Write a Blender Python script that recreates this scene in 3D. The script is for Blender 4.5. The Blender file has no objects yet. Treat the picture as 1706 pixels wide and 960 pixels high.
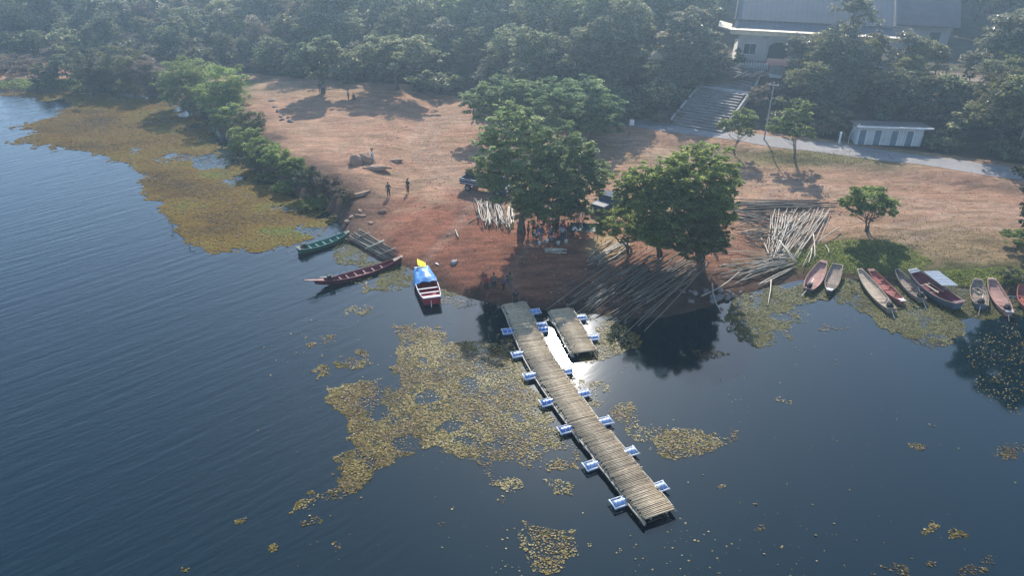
SKY_STR, SUN_STR, HAZE, EXPO = .14, 3.8, .0012, 1.15
import bpy, bmesh, math, random
import numpy as np
from mathutils import Vector, Matrix

random.seed(7)
RNG = np.random.default_rng(7)
SC = bpy.context.scene
COL = SC.collection
R = math.radians

# ------------------------------------------------------------------ camera numbers
F, CX, CY, H = 1218.0, 853.0, 480.0, 33.5
TH = R(30)
ST, CT = math.sin(TH), math.cos(TH)


def ray(px, py):
    a, b = (px - CX) / F, (CY - py) / F
    return np.array([a, CT + b * ST, -ST + b * CT])


def at(px, py, z=0.0):
    d = ray(px, py)
    t = (z - H) / d[2]
    return Vector((d[0] * t, d[1] * t, z))


def at_plane(px, py, Y):
    d = ray(px, py)
    t = Y / d[1]
    return Vector((d[0] * t, Y, H + d[2] * t))


def depth(p):
    return p[1] * CT + (H - p[2]) * ST


def project(X, Y, Z):
    d = Y * CT + (H - Z) * ST
    u = Y * ST - (H - Z) * CT
    return CX + F * X / d, CY - F * u / d


# ------------------------------------------------------------------ tagging and building helpers
def tag(o, label=None, cat=None, group=None, kind=None):
    if label: o['label'] = label
    if cat: o['category'] = cat
    if group: o['group'] = group
    if kind: o['kind'] = kind
    return o


def empty(name, loc, rz=0.0, label=None, cat=None, group=None):
    o = bpy.data.objects.new(name, None)
    COL.objects.link(o)
    o.location = loc
    o.rotation_euler = (0, 0, rz)
    o.empty_display_size = 0.2
    return tag(o, label, cat, group)


def link(name, me, mat=None, parent=None):
    o = bpy.data.objects.new(name, me)
    COL.objects.link(o)
    if mat is not None and not me.materials:
        me.materials.append(mat)
    if parent is not None:
        o.parent = parent
    return o


def copy_tree(o, parent=None):
    c = o.copy()
    COL.objects.link(c)
    c.parent = parent
    for ch in o.children:
        copy_tree(ch, c)
    return c


class MB:
    def __init__(s):
        s.v, s.f, s.t = [], [], []     # verts, faces, tint per face
        s.tint = 0.5

    def add(s, vs, fs):
        n = len(s.v)
        s.v += [tuple(v) for v in vs]
        s.f += [tuple(i + n for i in f) for f in fs]
        s.t += [s.tint] * len(fs)

    def box(s, c, size, M=None):
        hx, hy, hz = size[0] / 2, size[1] / 2, size[2] / 2
        vs = [Vector((x, y, z)) for x in (-hx, hx) for y in (-hy, hy) for z in (-hz, hz)]
        if M is not None: vs = [M @ v for v in vs]
        c = Vector(c)
        s.add([v + c for v in vs], [(0, 1, 3, 2), (4, 6, 7, 5), (0, 4, 5, 1), (2, 3, 7, 6), (0, 2, 6, 4), (1, 5, 7, 3)])

    def tube(s, pts, rad, n=6, cap=True, flat=1.0):
        pts = [Vector(p) for p in pts]
        if not hasattr(rad, '__len__'): rad = [rad] * len(pts)
        rings = []
        for i, p in enumerate(pts):
            a = pts[max(i - 1, 0)]; b = pts[min(i + 1, len(pts) - 1)]
            t = (b - a)
            t = t.normalized() if t.length > 1e-9 else Vector((0, 0, 1))
            ref = Vector((0, 0, 1)) if abs(t.z) < 0.93 else Vector((0, 1, 0))
            x = t.cross(ref).normalized(); y = x.cross(t).normalized()
            rings.append([p + (x * math.cos(q) + y * math.sin(q) * flat) * rad[i] for q in [2 * math.pi * k / n for k in range(n)]])
        vs = [v for r in rings for v in r]
        fs = []
        for i in range(len(pts) - 1):
            for k in range(n):
                a, b = i * n + k, i * n + (k + 1) % n
                fs.append((a, b, b + n, a + n))
        if cap:
            fs.append(tuple(range(n))[::-1]); m = (len(pts) - 1) * n
            fs.append(tuple(m + k for k in range(n)))
        s.add(vs, fs)

    def ell(s, c, r, nu=8, nv=6, jit=0.0, zmin=-1):
        c = Vector(c); vs = []; fs = []
        for j in range(nv + 1):
            th = math.pi * j / nv
            for i in range(nu):
                ph = 2 * math.pi * i / nu
                k = 1 + random.uniform(-jit, jit)
                vs.append(c + Vector((r[0] * math.sin(th) * math.cos(ph) * k, r[1] * math.sin(th) * math.sin(ph) * k, max(zmin, math.cos(th)) * r[2] * k)))
        for j in range(nv):
            for i in range(nu):
                a, b = j * nu + i, j * nu + (i + 1) % nu
                fs.append((a, a + nu, b + nu, b))
        s.add(vs, fs)

    def mesh(s, name, smooth=False):
        me = bpy.data.meshes.new(name)
        me.from_pydata(s.v, [], s.f)
        at_ = me.attributes.new('tint', 'FLOAT', 'FACE')
        at_.data.foreach_set('value', s.t)
        if smooth:
            me.polygons.foreach_set('use_smooth', [True] * len(me.polygons))
        me.update()
        return me

    def build(s, name, mat, parent=None, smooth=False):
        return link(name, s.mesh(name, smooth), mat, parent)


def np_mesh(name, V, Q, tint=None, smooth=False, mi=None):
    """V (n,3) verts, Q (m,k) faces all of the same size."""
    me = bpy.data.meshes.new(name)
    k = Q.shape[1]
    me.vertices.add(len(V)); me.vertices.foreach_set('co', np.asarray(V, np.float32).ravel())
    me.loops.add(Q.size); me.loops.foreach_set('vertex_index', Q.astype(np.int32).ravel())
    me.polygons.add(len(Q))
    me.polygons.foreach_set('loop_start', np.arange(0, Q.size, k, dtype=np.int32))
    me.update(calc_edges=True)
    if tint is not None:
        a = me.attributes.new('tint', 'FLOAT', 'FACE')
        a.data.foreach_set('value', np.asarray(tint, np.float32))
    me.polygons.foreach_set('use_smooth', [bool(smooth)] * len(Q))
    if mi is not None:
        me.polygons.foreach_set('material_index', np.asarray(mi, np.int32))
    me.validate()
    return me


# ------------------------------------------------------------------ numpy value noise
def _h(ix, iy, seed):
    n = (ix.astype(np.int64) * 374761393 + iy.astype(np.int64) * 668265263 + seed * 974711) & 0x7fffffff
    n = ((n ^ (n >> 13)) * 1274126177) & 0x7fffffff
    return ((n ^ (n >> 16)) & 0xffff) / 65535.0


def vn(x, y, seed=0):
    x = np.asarray(x, float); y = np.asarray(y, float)
    ix, iy = np.floor(x), np.floor(y)
    fx, fy = x - ix, y - iy
    fx = fx * fx * (3 - 2 * fx); fy = fy * fy * (3 - 2 * fy)
    a, b = _h(ix, iy, seed), _h(ix + 1, iy, seed)
    c, d = _h(ix, iy + 1, seed), _h(ix + 1, iy + 1, seed)
    return (a * (1 - fx) + b * fx) * (1 - fy) + (c * (1 - fx) + d * fx) * fy


def fbm(x, y, seed=0, o=3):
    s = 0; a = 0.5; t = 0
    for i in range(o):
        s = s + a * vn(x * 2 ** i, y * 2 ** i, seed + i); t += a; a *= 0.5
    return s / t


def ss(a, b, x):
    t = np.clip((x - a) / (b - a), 0, 1)
    return t * t * (3 - 2 * t)


def inside(poly, X, Y):
    X = np.asarray(X, float); Y = np.asarray(Y, float)
    r = np.zeros(X.shape, bool)
    n = len(poly)
    for i in range(n):
        x0, y0 = poly[i][:2]; x1, y1 = poly[(i + 1) % n][:2]
        if y0 == y1: continue
        c = ((y0 > Y) != (y1 > Y)) & (X < (x1 - x0) * (Y - y0) / (y1 - y0) + x0)
        r ^= c
    return r


def segdist(pl, X, Y, closed=False):
    X = np.asarray(X, float); Y = np.asarray(Y, float)
    d = np.full(X.shape, 1e18)
    n = len(pl)
    for i in range(n if closed else n - 1):
        x0, y0 = pl[i][:2]; x1, y1 = pl[(i + 1) % n][:2]
        dx, dy = x1 - x0, y1 - y0
        t = np.clip(((X - x0) * dx + (Y - y0) * dy) / (dx * dx + dy * dy + 1e-12), 0, 1)
        d = np.minimum(d, (X - x0 - t * dx) ** 2 + (Y - y0 - t * dy) ** 2)
    return np.sqrt(d)


# ------------------------------------------------------------------ terrain
SHORE_PX = [(-120, 148), (0, 151), (90, 153), (200, 152), (268, 162), (300, 176), (345, 196), (382, 235), (410, 272), (440, 296),
            (482, 312), (506, 332), (540, 345), (560, 358), (574, 378), (584, 398), (612, 425), (650, 442), (682, 446), (712, 462),
            (736, 482), (770, 492), (800, 501), (840, 511), (875, 515), (940, 517), (975, 520), (1010, 526), (1060, 531), (1105, 529),
            (1150, 520), (1200, 506), (1235, 492), (1275, 480), (1330, 468), (1400, 462), (1500, 474), (1600, 480), (1706, 496)]
SHORE = [tuple(at(x, y, 0)[:2]) for x, y in SHORE_PX]
SHORE = [(-1600, 150), (-300, 140)] + SHORE + [(58, 52), (90, 44), (200, 30), (1600, 20), (1600, 1600), (-1600, 1600)]

RP = np.array([17.6, 101.2]); RN = np.array([0.417, 0.909]); RU = np.array([0.909, -0.417])


def sdist(X, Y):
    d = segdist(SHORE[:-2], X, Y)
    return np.where(inside(SHORE, X, Y), d, -d)


def un(X, Y):
    return (X - RP[0]) * RU[0] + (Y - RP[1]) * RU[1], (X - RP[0]) * RN[0] + (Y - RP[1]) * RN[1]


ZP = 6.4   # plateau


def tz(X, Y):
    X = np.asarray(X, float); Y = np.asarray(Y, float)
    s = sdist(X, Y)
    s = s + (fbm(X * .35, Y * .35, 3) - .5) * 1.6 * ss(0, 4, np.abs(s) + 1)
    L = ss(-11, -19, X) * ss(135, 118, Y)
    tip = ss(-14, -8, X) * ss(24, 17, X)
    bh = 1.0 + 1.1 * L + 0.2 * tip
    bw = 9.0 - 5.6 * L
    land = bh * (1 - np.exp(-2.2 * np.maximum(s, 0) / bw)) + 0.010 * np.clip(s, 0, 60) + 0.02
    bed = np.maximum(-2.5, s * 0.22)
    z = np.where(s > 0, land, bed)
    bump = (fbm(X * .5, Y * .5, 11) - .5) * .30 + (fbm(X * 1.7, Y * 1.7, 17, 2) - .5) * .10
    z = z + bump * ss(0, 5, s) + (fbm(X * .8, Y * .8, 5) - .5) * .8 * L * ss(0, 1.5, s) * ss(9, 4, s)
    u, n = un(X, Y)
    # road bench
    rw = ss(6.0, 3.4, np.abs(n)) * ss(-26, -16, u)
    z = z * (1 - rw) + 2.0 * rw
    A = ss(4.5, 18.5, n) * ss(-30, -12, u)
    z = z + A * (ZP - 2.0 - np.clip(z - 2.0, -.2, .4) * 0.9)
    # forest hills
    hill = ss(140, 420, Y) * 42 * (1 - 0.9 * ss(-30, -12, u) * ss(75, 45, n))
    return z + hill


def tz1(x, y):
    return float(tz(np.array([x]), np.array([y]))[0])


def hit(px, py):
    """first point of the ground under a pixel"""
    d = ray(px, py)
    t = np.linspace(20, 420, 1601)
    g = H + d[2] * t - tz(d[0] * t, d[1] * t)
    i = int(np.argmax(g < 0))
    lo, hi = t[max(i - 1, 0)], t[i]
    for _ in range(12):
        m = (lo + hi) / 2
        if H + d[2] * m - tz1(d[0] * m, d[1] * m) > 0: lo = m
        else: hi = m
    return Vector((d[0] * hi, d[1] * hi, H + d[2] * hi))


# ------------------------------------------------------------------ materials
def nt_new(name):
    m = bpy.data.materials.new(name)
    m.use_nodes = True
    nt = m.node_tree
    b = nt.nodes['Principled BSDF']
    return m, nt, b


def N(nt, t, **kw):
    n = nt.nodes.new(t)
    for k, v in kw.items():
        if k.startswith('i_'): n.inputs[k[2:].replace('_', ' ')].default_value = v
        else: setattr(n, k, v)
    return n


def mixc(nt, fac, a, b, blend='MIX'):
    m = nt.nodes.new('ShaderNodeMix'); m.data_type = 'RGBA'; m.blend_type = blend
    for sock, v in ((m.inputs[0], fac), (m.inputs[6], a), (m.inputs[7], b)):
        if hasattr(v, 'is_linked') or hasattr(v, 'links'): nt.links.new(v, sock)
        elif isinstance(v, (tuple, list)): sock.default_value = (*v[:3], 1)
        else: sock.default_value = v
    return m.outputs[2]


def ramp(nt, src, stops):
    r = nt.nodes.new('ShaderNodeValToRGB')
    el = r.color_ramp.elements
    while len(el) < len(stops): el.new(0.5)
    for e, (p, c) in zip(el, stops):
        e.position = p; e.color = (*c[:3], 1) if hasattr(c, '__len__') else (c, c, c, 1)
    nt.links.new(src, r.inputs[0])
    return r.outputs[0]


def simple(name, c1, c2=None, rough=.7, scale=4.0, bump=0.0, metal=0.0, spec=.3, tint=None, stretch=None, dirt=None):
    """noise-mottled surface; tint: (dark, light) colours driven by the per-face tint"""
    m, nt, b = nt_new(name)
    c2 = c2 or tuple(x * .7 for x in c1)
    tc = N(nt, 'ShaderNodeTexCoord')
    mp = N(nt, 'ShaderNodeMapping')
    if stretch: mp.inputs['Scale'].default_value = stretch
    nt.links.new(tc.outputs['Object'], mp.inputs[0])
    no = N(nt, 'ShaderNodeTexNoise', i_Scale=scale, i_Detail=5.0, i_Roughness=.62)
    nt.links.new(mp.outputs[0], no.inputs['Vector'])
    f = ramp(nt, no.outputs[0], [(.32, 0.0), (.68, 1.0)])
    col = mixc(nt, f, c1, c2)
    if tint:
        at_ = N(nt, 'ShaderNodeAttribute', attribute_name='tint')
        tcol = ramp(nt, at_.outputs['Fac'], [(0, tint[0]), (1, tint[1])])
        col = mixc(nt, 1.0, col, tcol, 'MULTIPLY')
    if dirt:
        n2 = N(nt, 'ShaderNodeTexNoise', i_Scale=scale * .35, i_Detail=6.0, i_Roughness=.7)
        nt.links.new(tc.outputs['Object'], n2.inputs['Vector'])
        f2 = ramp(nt, n2.outputs[0], [(.45, 0.0), (.7, .75)])
        col = mixc(nt, f2, col, dirt)
    nt.links.new(col, b.inputs['Base Color'])
    b.inputs['Roughness'].default_value = rough
    b.inputs['Metallic'].default_value = metal
    b.inputs['Specular IOR Level'].default_value = spec
    if bump:
        bp = N(nt, 'ShaderNodeBump', i_Strength=bump, i_Distance=.05)
        nt.links.new(no.outputs[0], bp.inputs['Height'])
        nt.links.new(bp.outputs[0], b.inputs['Normal'])
    return m


def leafmat(name, dark, mid, light, trans=.35, rough=.5, spec=.3, var=(.92, 1.18), glow=1.8):
    m, nt, b = nt_new(name)
    at_ = N(nt, 'ShaderNodeAttribute', attribute_name='tint')
    oi = N(nt, 'ShaderNodeObjectInfo')
    col = ramp(nt, at_.outputs['Fac'], [(0, dark), (.5, mid), (1, light)])
    hs = N(nt, 'ShaderNodeHueSaturation')
    mr = N(nt, 'ShaderNodeMapRange'); mr.inputs[3].default_value = var[0]; mr.inputs[4].default_value = var[1]
    nt.links.new(oi.outputs['Random'], mr.inputs[0])
    nt.links.new(mr.outputs[0], hs.inputs['Value'])
    mh = N(nt, 'ShaderNodeMapRange'); mh.inputs[3].default_value = .478; mh.inputs[4].default_value = .512
    ml = N(nt, 'ShaderNodeMath', operation='FRACT'); mm = N(nt, 'ShaderNodeMath', operation='MULTIPLY'); mm.inputs[1].default_value = 17.3
    nt.links.new(oi.outputs['Random'], mm.inputs[0]); nt.links.new(mm.outputs[0], ml.inputs[0]); nt.links.new(ml.outputs[0], mh.inputs[0]); nt.links.new(mh.outputs[0], hs.inputs['Hue'])
    nt.links.new(col, hs.inputs['Color'])
    nt.links.new(hs.outputs[0], b.inputs['Base Color'])
    b.inputs['Roughness'].default_value = rough
    b.inputs['Specular IOR Level'].default_value = spec
    out = nt.nodes['Material Output']
    tr = N(nt, 'ShaderNodeBsdfTranslucent')
    h2 = N(nt, 'ShaderNodeHueSaturation'); h2.inputs['Value'].default_value = glow; h2.inputs['Hue'].default_value = .49; nt.links.new(hs.outputs[0], h2.inputs['Color'])
    nt.links.new(h2.outputs[0], tr.inputs[0])
    mx = N(nt, 'ShaderNodeMixShader'); mx.inputs[0].default_value = trans
    nt.links.new(b.outputs[0], mx.inputs[1]); nt.links.new(tr.outputs[0], mx.inputs[2])
    nt.links.new(mx.outputs[0], out.inputs[0])
    return m


M = {}
M['leaf_green'] = leafmat('leaf_green', (.055, .078, .018), (.15, .20, .05), (.28, .32, .095), .5)
M['leaf_rain'] = leafmat('leaf_rain', (.042, .068, .03), (.125, .185, .075), (.25, .31, .13), .5)
M['leaf_olive'] = leafmat('leaf_olive', (.055, .06, .02), (.12, .125, .046), (.21, .20, .08), .48, var=(.7, 1.35))
M['leaf_teak'] = leafmat('leaf_teak', (.045, .050, .026), (.11, .115, .06), (.28, .25, .15), .42, rough=.36, spec=.55)
M['leaf_forest'] = leafmat('leaf_forest', (.036, .048, .022), (.105, .122, .058), (.25, .25, .13), .45, var=(.55, 1.5))
M['leaf_brown'] = leafmat('leaf_brown', (.06, .046, .030), (.13, .10, .062), (.22, .17, .11), .4, var=(.6, 1.4))
M['leaf_bright'] = leafmat('leaf_bright', (.05, .075, .018), (.115, .16, .042), (.22, .27, .09), .5)
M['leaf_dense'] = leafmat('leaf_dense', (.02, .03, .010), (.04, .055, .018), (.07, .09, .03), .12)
M['bark'] = simple('bark', (.11, .085, .065), (.06, .045, .036), .9, 6, .5)
M['bark_pale'] = simple('bark_pale', (.26, .22, .18), (.14, .115, .09), .9, 6, .4)
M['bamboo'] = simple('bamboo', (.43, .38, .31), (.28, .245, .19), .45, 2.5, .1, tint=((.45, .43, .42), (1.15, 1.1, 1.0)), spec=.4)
M['bamboo_old_shaded'] = simple('bamboo_old_shaded', (.18, .15, .12), (.10, .085, .065), .65, 2.5, .1, tint=((.5, .5, .5), (1.25, 1.2, 1.1)), spec=.3)  # weathered grey, darkened further so the big heap looks shaded
M['deckbamboo'] = simple('deckbamboo', (.52, .43, .30), (.32, .25, .165), .5, 5, .2, tint=((.5, .48, .46), (1.15, 1.1, 1.0)), spec=.35)
M['concrete'] = simple('concrete', (.42, .39, .35), (.30, .28, .25), .85, .6, .1)
M['whitewash'] = simple('whitewash', (.56, .58, .58), (.44, .46, .46), .7, 1.0, .05, dirt=(.30, .29, .26))
M['white'] = simple('white', (.75, .75, .74), (.62, .62, .62), .5, 3)
M['dark'] = simple('dark', (.03, .03, .035), (.02, .02, .022), .6, 4)
M['rubber'] = simple('rubber', (.025, .025, .025), (.018, .018, .018), .8, 4)
M['roof_rust'] = simple('roof_rust', (.11, .10, .10), (.08, .065, .055), .7, 1.5)
M['steel'] = simple('steel', (.35, .36, .38), (.22, .22, .23), .4, 5, metal=.7)
M['glass'] = simple('glass', (.03, .04, .05), (.02, .03, .04), .3, 3, spec=.3)
M['blue_drum'] = simple('blue_drum', (.05, .16, .46), (.04, .11, .34), .25, 6, spec=.6, dirt=(.22, .27, .36))
M['drum_sheen'] = simple('drum_sheen', (.16, .28, .52), (.10, .20, .42), .35, 5, spec=.6, dirt=(.34, .38, .44))  # paler than the blue drums: sky and glint reflection put into the colour
M['frame_white'] = simple('frame_white', (.62, .64, .66), (.45, .47, .50), .45, 6)
M['roof_blue'] = simple('roof_blue', (.125, .128, .138), (.095, .098, .108), .7, .35, .05, metal=.0)
def seams(m, s):
    nt = m.node_tree; b = nt.nodes['Principled BSDF']; src = b.inputs['Base Color'].links[0].from_socket
    tc = N(nt, 'ShaderNodeTexCoord'); wv = N(nt, 'ShaderNodeTexWave', i_Scale=s, i_Distortion=.0, bands_direction='X'); nt.links.new(tc.outputs['Object'], wv.inputs[0])
    nt.links.new(mixc(nt, .45, src, ramp(nt, wv.outputs[0], [(.0, .55), (.2, 1.0)]), 'MULTIPLY'), b.inputs['Base Color'])
    n2 = N(nt, 'ShaderNodeTexNoise', i_Scale=.5, i_Detail=6.0); nt.links.new(tc.outputs['Object'], n2.inputs[0])
    src = b.inputs['Base Color'].links[0].from_socket
    nt.links.new(mixc(nt, ramp(nt, n2.outputs[0], [(.5, 0.0), (.75, .55)]), src, (.17, .14, .12)), b.inputs['Base Color'])


seams(M['roof_blue'], .42)
M['roof_brown'] = simple('roof_brown', (.14, .11, .10), (.09, .075, .07), .6, .5)
M['cream'] = simple('cream', (.72, .60, .42), (.58, .46, .30), .6, 1)
M['wall_pink'] = simple('wall_pink', (.50, .44, .42), (.40, .35, .33), .8, .6)
M['tile_red'] = simple('tile_red', (.25, .12, .085), (.15, .075, .06), .7, 8)
M['stone_step'] = simple('stone_step', (.21, .18, .16), (.14, .12, .108), .85, .7, .15)
M['earth'] = simple('earth', (.36, .225, .15), (.24, .15, .10), .95, 2.5, .9)
M['paint_green'] = simple('paint_green', (.03, .12, .075), (.022, .075, .05), .45, 3, dirt=(.05, .07, .05))
M['paint_green_in'] = simple('paint_green_in', (.07, .20, .15), (.045, .13, .10), .6, 3)
M['paint_maroon'] = simple('paint_maroon', (.10, .022, .03), (.06, .014, .02), .45, 3)
M['paint_maroon_in'] = simple('paint_maroon_in', (.20, .045, .055), (.13, .03, .04), .55, 3)
M['paint_red_in'] = simple('paint_red_in', (.48, .035, .05), (.36, .025, .035), .5, 3)
M['paint_darkred'] = simple('paint_darkred', (.13, .02, .025), (.08, .014, .018), .5, 3)
M['paint_red'] = simple('paint_red', (.34, .03, .04), (.24, .022, .028), .5, 3, dirt=(.12, .03, .03))
M['wood_grey'] = simple('wood_grey', (.33, .255, .195), (.18, .135, .10), .8, 3, .2, stretch=(1, 4, 4), dirt=(.10, .08, .065))
M['wood_pink'] = simple('wood_pink', (.44, .25, .20), (.30, .16, .13), .8, 3, .2, dirt=(.16, .11, .09))
M['wood_pale'] = simple('wood_pale', (.46, .365, .26), (.31, .235, .165), .8, 3, .2, dirt=(.2, .16, .12))
M['wood_red'] = simple('wood_red', (.40, .10, .075), (.26, .07, .055), .7, 3, .2, dirt=(.16, .09, .07))
M['wood_dark'] = simple('wood_dark', (.09, .07, .06), (.05, .04, .035), .8, 4, .2)
M['paint_slate'] = simple('paint_slate', (.10, .125, .17), (.065, .08, .11), .55, 2, dirt=(.06, .06, .065))
M['tarp_blue'] = simple('tarp_blue', (.10, .30, .58), (.06, .20, .44), .45, 3, .1)
M['flag_yellow'] = leafmat('flag_yellow', (.75, .66, .05), (.78, .70, .06), (.8, .72, .07), .5)
M['sheet_grey'] = simple('sheet_grey', (.32, .36, .40), (.24, .27, .30), .5, 2)
M['truck_paint'] = simple('truck_paint', (.05, .065, .095), (.035, .045, .07), .6, 2, spec=.25)
M['truck_rail'] = simple('truck_rail', (.42, .44, .48), (.30, .31, .34), .5, 3)
M['pickup_green'] = simple('pickup_green', (.025, .06, .055), (.018, .045, .04), .6, 2, spec=.25)
M['car_blue'] = simple('car_blue', (.05, .07, .11), (.035, .05, .08), .75, 2, spec=.15)
M['skin'] = simple('skin', (.20, .11, .075), (.16, .085, .055), .6, 6)
M['hair'] = simple('hair', (.015, .012, .012), (.01, .01, .01), .5, 6)
M['straw'] = simple('straw', (.5, .42, .26), (.38, .3, .18), .9, 9)


# ground: zones painted per vertex (what the soil is, with one patch of tree shade), broken up by noise
def ground_mat():
    m, nt, b = nt_new('ground')
    at_ = N(nt, 'ShaderNodeAttribute', attribute_name='zone')
    geo = N(nt, 'ShaderNodeNewGeometry')
    n1 = N(nt, 'ShaderNodeTexNoise', i_Scale=.35, i_Detail=7.0, i_Roughness=.65)
    n2 = N(nt, 'ShaderNodeTexNoise', i_Scale=2.2, i_Detail=6.0, i_Roughness=.7)
    n3 = N(nt, 'ShaderNodeTexNoise', i_Scale=9.0, i_Detail=4.0, i_Roughness=.7)
    mp = N(nt, 'ShaderNodeMapping'); mp.inputs['Scale'].default_value = (.5, 2.6, 1); mp.inputs['Rotation'].default_value = (0, 0, R(-14))
    nt.links.new(geo.outputs['Position'], mp.inputs[0])
    n4 = N(nt, 'ShaderNodeTexNoise', i_Scale=.55, i_Detail=6.0, i_Roughness=.7)
    for n in (n1, n2, n3): nt.links.new(geo.outputs['Position'], n.inputs['Vector'])
    nt.links.new(mp.outputs[0], n4.inputs['Vector'])
    f1 = ramp(nt, n1.outputs[0], [(.35, .80), (.65, 1.13)])
    f2 = ramp(nt, n2.outputs[0], [(.3, .70), (.7, 1.25)])
    f3 = ramp(nt, n3.outputs[0], [(.3, .68), (.7, 1.28)])
    f4 = ramp(nt, n4.outputs[0], [(.36, .62), (.62, 1.18)])
    c = mixc(nt, 1.0, at_.outputs['Color'], f1, 'MULTIPLY')
    c = mixc(nt, .9, c, f2, 'MULTIPLY')
    c = mixc(nt, .8, c, f3, 'MULTIPLY')
    c = mixc(nt, .9, c, f4, 'MULTIPLY')
    nt.links.new(c, b.inputs['Base Color'])
    b.inputs['Roughness'].default_value = .95
    b.inputs['Specular IOR Level'].default_value = .1
    bp = N(nt, 'ShaderNodeBump', i_Strength=.9, i_Distance=.2)
    ad = N(nt, 'ShaderNodeMath', operation='ADD')
    nt.links.new(n2.outputs[0], ad.inputs[0]); nt.links.new(n3.outputs[0], ad.inputs[1])
    nt.links.new(ad.outputs[0], bp.inputs['Height']); nt.links.new(bp.outputs[0], b.inputs['Normal'])
    return m


def water_mat():
    m, nt, b = nt_new('water')
    geo = N(nt, 'ShaderNodeNewGeometry')
    b.inputs['Base Color'].default_value = (.001, .010, .014, 1)
    b.inputs['Roughness'].default_value = .068
    b.inputs['IOR'].default_value = 1.333
    b.inputs['Specular IOR Level'].default_value = .75
    # wind ripples: long crests; strong on the open left water, nearly none in the lee of the bank
    def wave(rot, sc, nscale, det):
        m1 = N(nt, 'ShaderNodeMapping'); m1.inputs['Rotation'].default_value = (0, 0, R(rot)); nt.links.new(geo.outputs['Position'], m1.inputs[0])
        m2 = N(nt, 'ShaderNodeMapping'); m2.inputs['Scale'].default_value = sc; nt.links.new(m1.outputs[0], m2.inputs[0])
        n = N(nt, 'ShaderNodeTexNoise', i_Scale=nscale, i_Detail=det, i_Roughness=.5); nt.links.new(m2.outputs[0], n.inputs['Vector'])
        return n
    w1 = wave(-43, (.16, 1.5, 1), .9, 3.0)
    w2 = wave(-30, (.35, 1.8, 1), 1.9, 3.0)
    ad = N(nt, 'ShaderNodeMath', operation='MULTIPLY_ADD'); ad.inputs[1].default_value = .35
    nt.links.new(w2.outputs[0], ad.inputs[0]); nt.links.new(w1.outputs[0], ad.inputs[2])
    # lee mask from world position
    sx = N(nt, 'ShaderNodeSeparateXYZ'); nt.links.new(geo.outputs['Position'], sx.inputs[0])
    mr = N(nt, 'ShaderNodeMapRange'); mr.interpolation_type = 'SMOOTHSTEP'
    mr.inputs[1].default_value = -1.0; mr.inputs[2].default_value = -19.0; mr.inputs[3].default_value = .05; mr.inputs[4].default_value = 1.0
    big = N(nt, 'ShaderNodeTexNoise', i_Scale=.08, i_Detail=3.0)
    nt.links.new(geo.outputs['Position'], big.inputs['Vector'])
    sh = N(nt, 'ShaderNodeMath', operation='MULTIPLY_ADD'); sh.inputs[1].default_value = 16.0
    sub = N(nt, 'ShaderNodeMath', operation='SUBTRACT'); sub.inputs[1].default_value = .5
    nt.links.new(big.outputs[0], sub.inputs[0]); nt.links.new(sub.outputs[0], sh.inputs[0]); nt.links.new(sx.outputs[0], sh.inputs[2])
    nt.links.new(sh.outputs[0], mr.inputs[0])
    st = N(nt, 'ShaderNodeMath', operation='MULTIPLY'); st.inputs[1].default_value = .26
    nt.links.new(mr.outputs[0], st.inputs[0])
    bp = N(nt, 'ShaderNodeBump', i_Distance=.22)
    nt.links.new(st.outputs[0], bp.inputs['Strength'])
    nt.links.new(ad.outputs[0], bp.inputs['Height'])
    nt.links.new(bp.outputs[0], b.inputs['Normal'])
    return m


def padmat(name, stops, rough=.34, spec=.5):
    m, nt, b = nt_new(name)
    at_ = N(nt, 'ShaderNodeAttribute', attribute_name='tint')
    col = ramp(nt, at_.outputs['Fac'], stops)
    nt.links.new(col, b.inputs['Base Color'])
    b.inputs['Roughness'].default_value = rough
    b.inputs['Specular IOR Level'].default_value = spec
    return m


M['ground'] = ground_mat()
M['water'] = water_mat()
M['pads'] = padmat('pads', [(0, (.055, .03, .005)), (.3, (.12, .074, .008)), (.6, (.19, .122, .012)), (.8, (.13, .13, .018)), (1, (.27, .21, .09))], .52, .2)
M['mat_sheet'] = simple('mat_sheet', (.13, .085, .016), (.095, .072, .013), .8, 1.1, .3, dirt=(.13, .08, .018), spec=.1)

# ================================================================== SETTING
def axis(lo, a, b, hi, fine, grow=1.35):
    mid = list(np.arange(a, b + 1e-6, fine))
    up = []; s = fine; x = mid[-1]
    while x < hi: s *= grow; x += s; up.append(x)
    dn = []; s = fine; x = mid[0]
    while x > lo: s *= grow; x -= s; dn.append(x)
    return np.array(dn[::-1] + mid + up)


gx = axis(-1500, -92, 84, 1500, .55); gy = axis(-300, 46, 150, 1500, .55)
GX, GY = np.meshgrid(gx, gy)
GZ = tz(GX.ravel(), GY.ravel()).reshape(GX.shape)
V = np.stack([GX.ravel(), GY.ravel(), GZ.ravel()], 1)
nx, ny = len(gx), len(gy)
V0 = (V[:, 0].min(), V[:, 0].max(), V[:, 1].min(), V[:, 1].max(), V[:, 2].min(), V[:, 2].max())
print('extent', V0)
I = np.arange(nx * ny).reshape(ny, nx)
Q = np.stack([I[:-1, :-1], I[:-1, 1:], I[1:, 1:], I[1:, :-1]], -1).reshape(-1, 4)
me = np_mesh('ground', V, Q, smooth=True)

# soil zones (what grows or lies there, plus a painted shade patch), ragged by noise
Xf, Yf, Zf = V.T
PX, PY = project(Xf, Yf, Zf)
front = (Yf * CT + (H - Zf) * ST) > 1
s_ = sdist(Xf, Yf); u_, n_ = un(Xf, Yf)
nz = fbm(Xf * .22, Yf * .22, 31, 4); nz2 = fbm(Xf * .6, Yf * .6, 37, 3)


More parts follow.
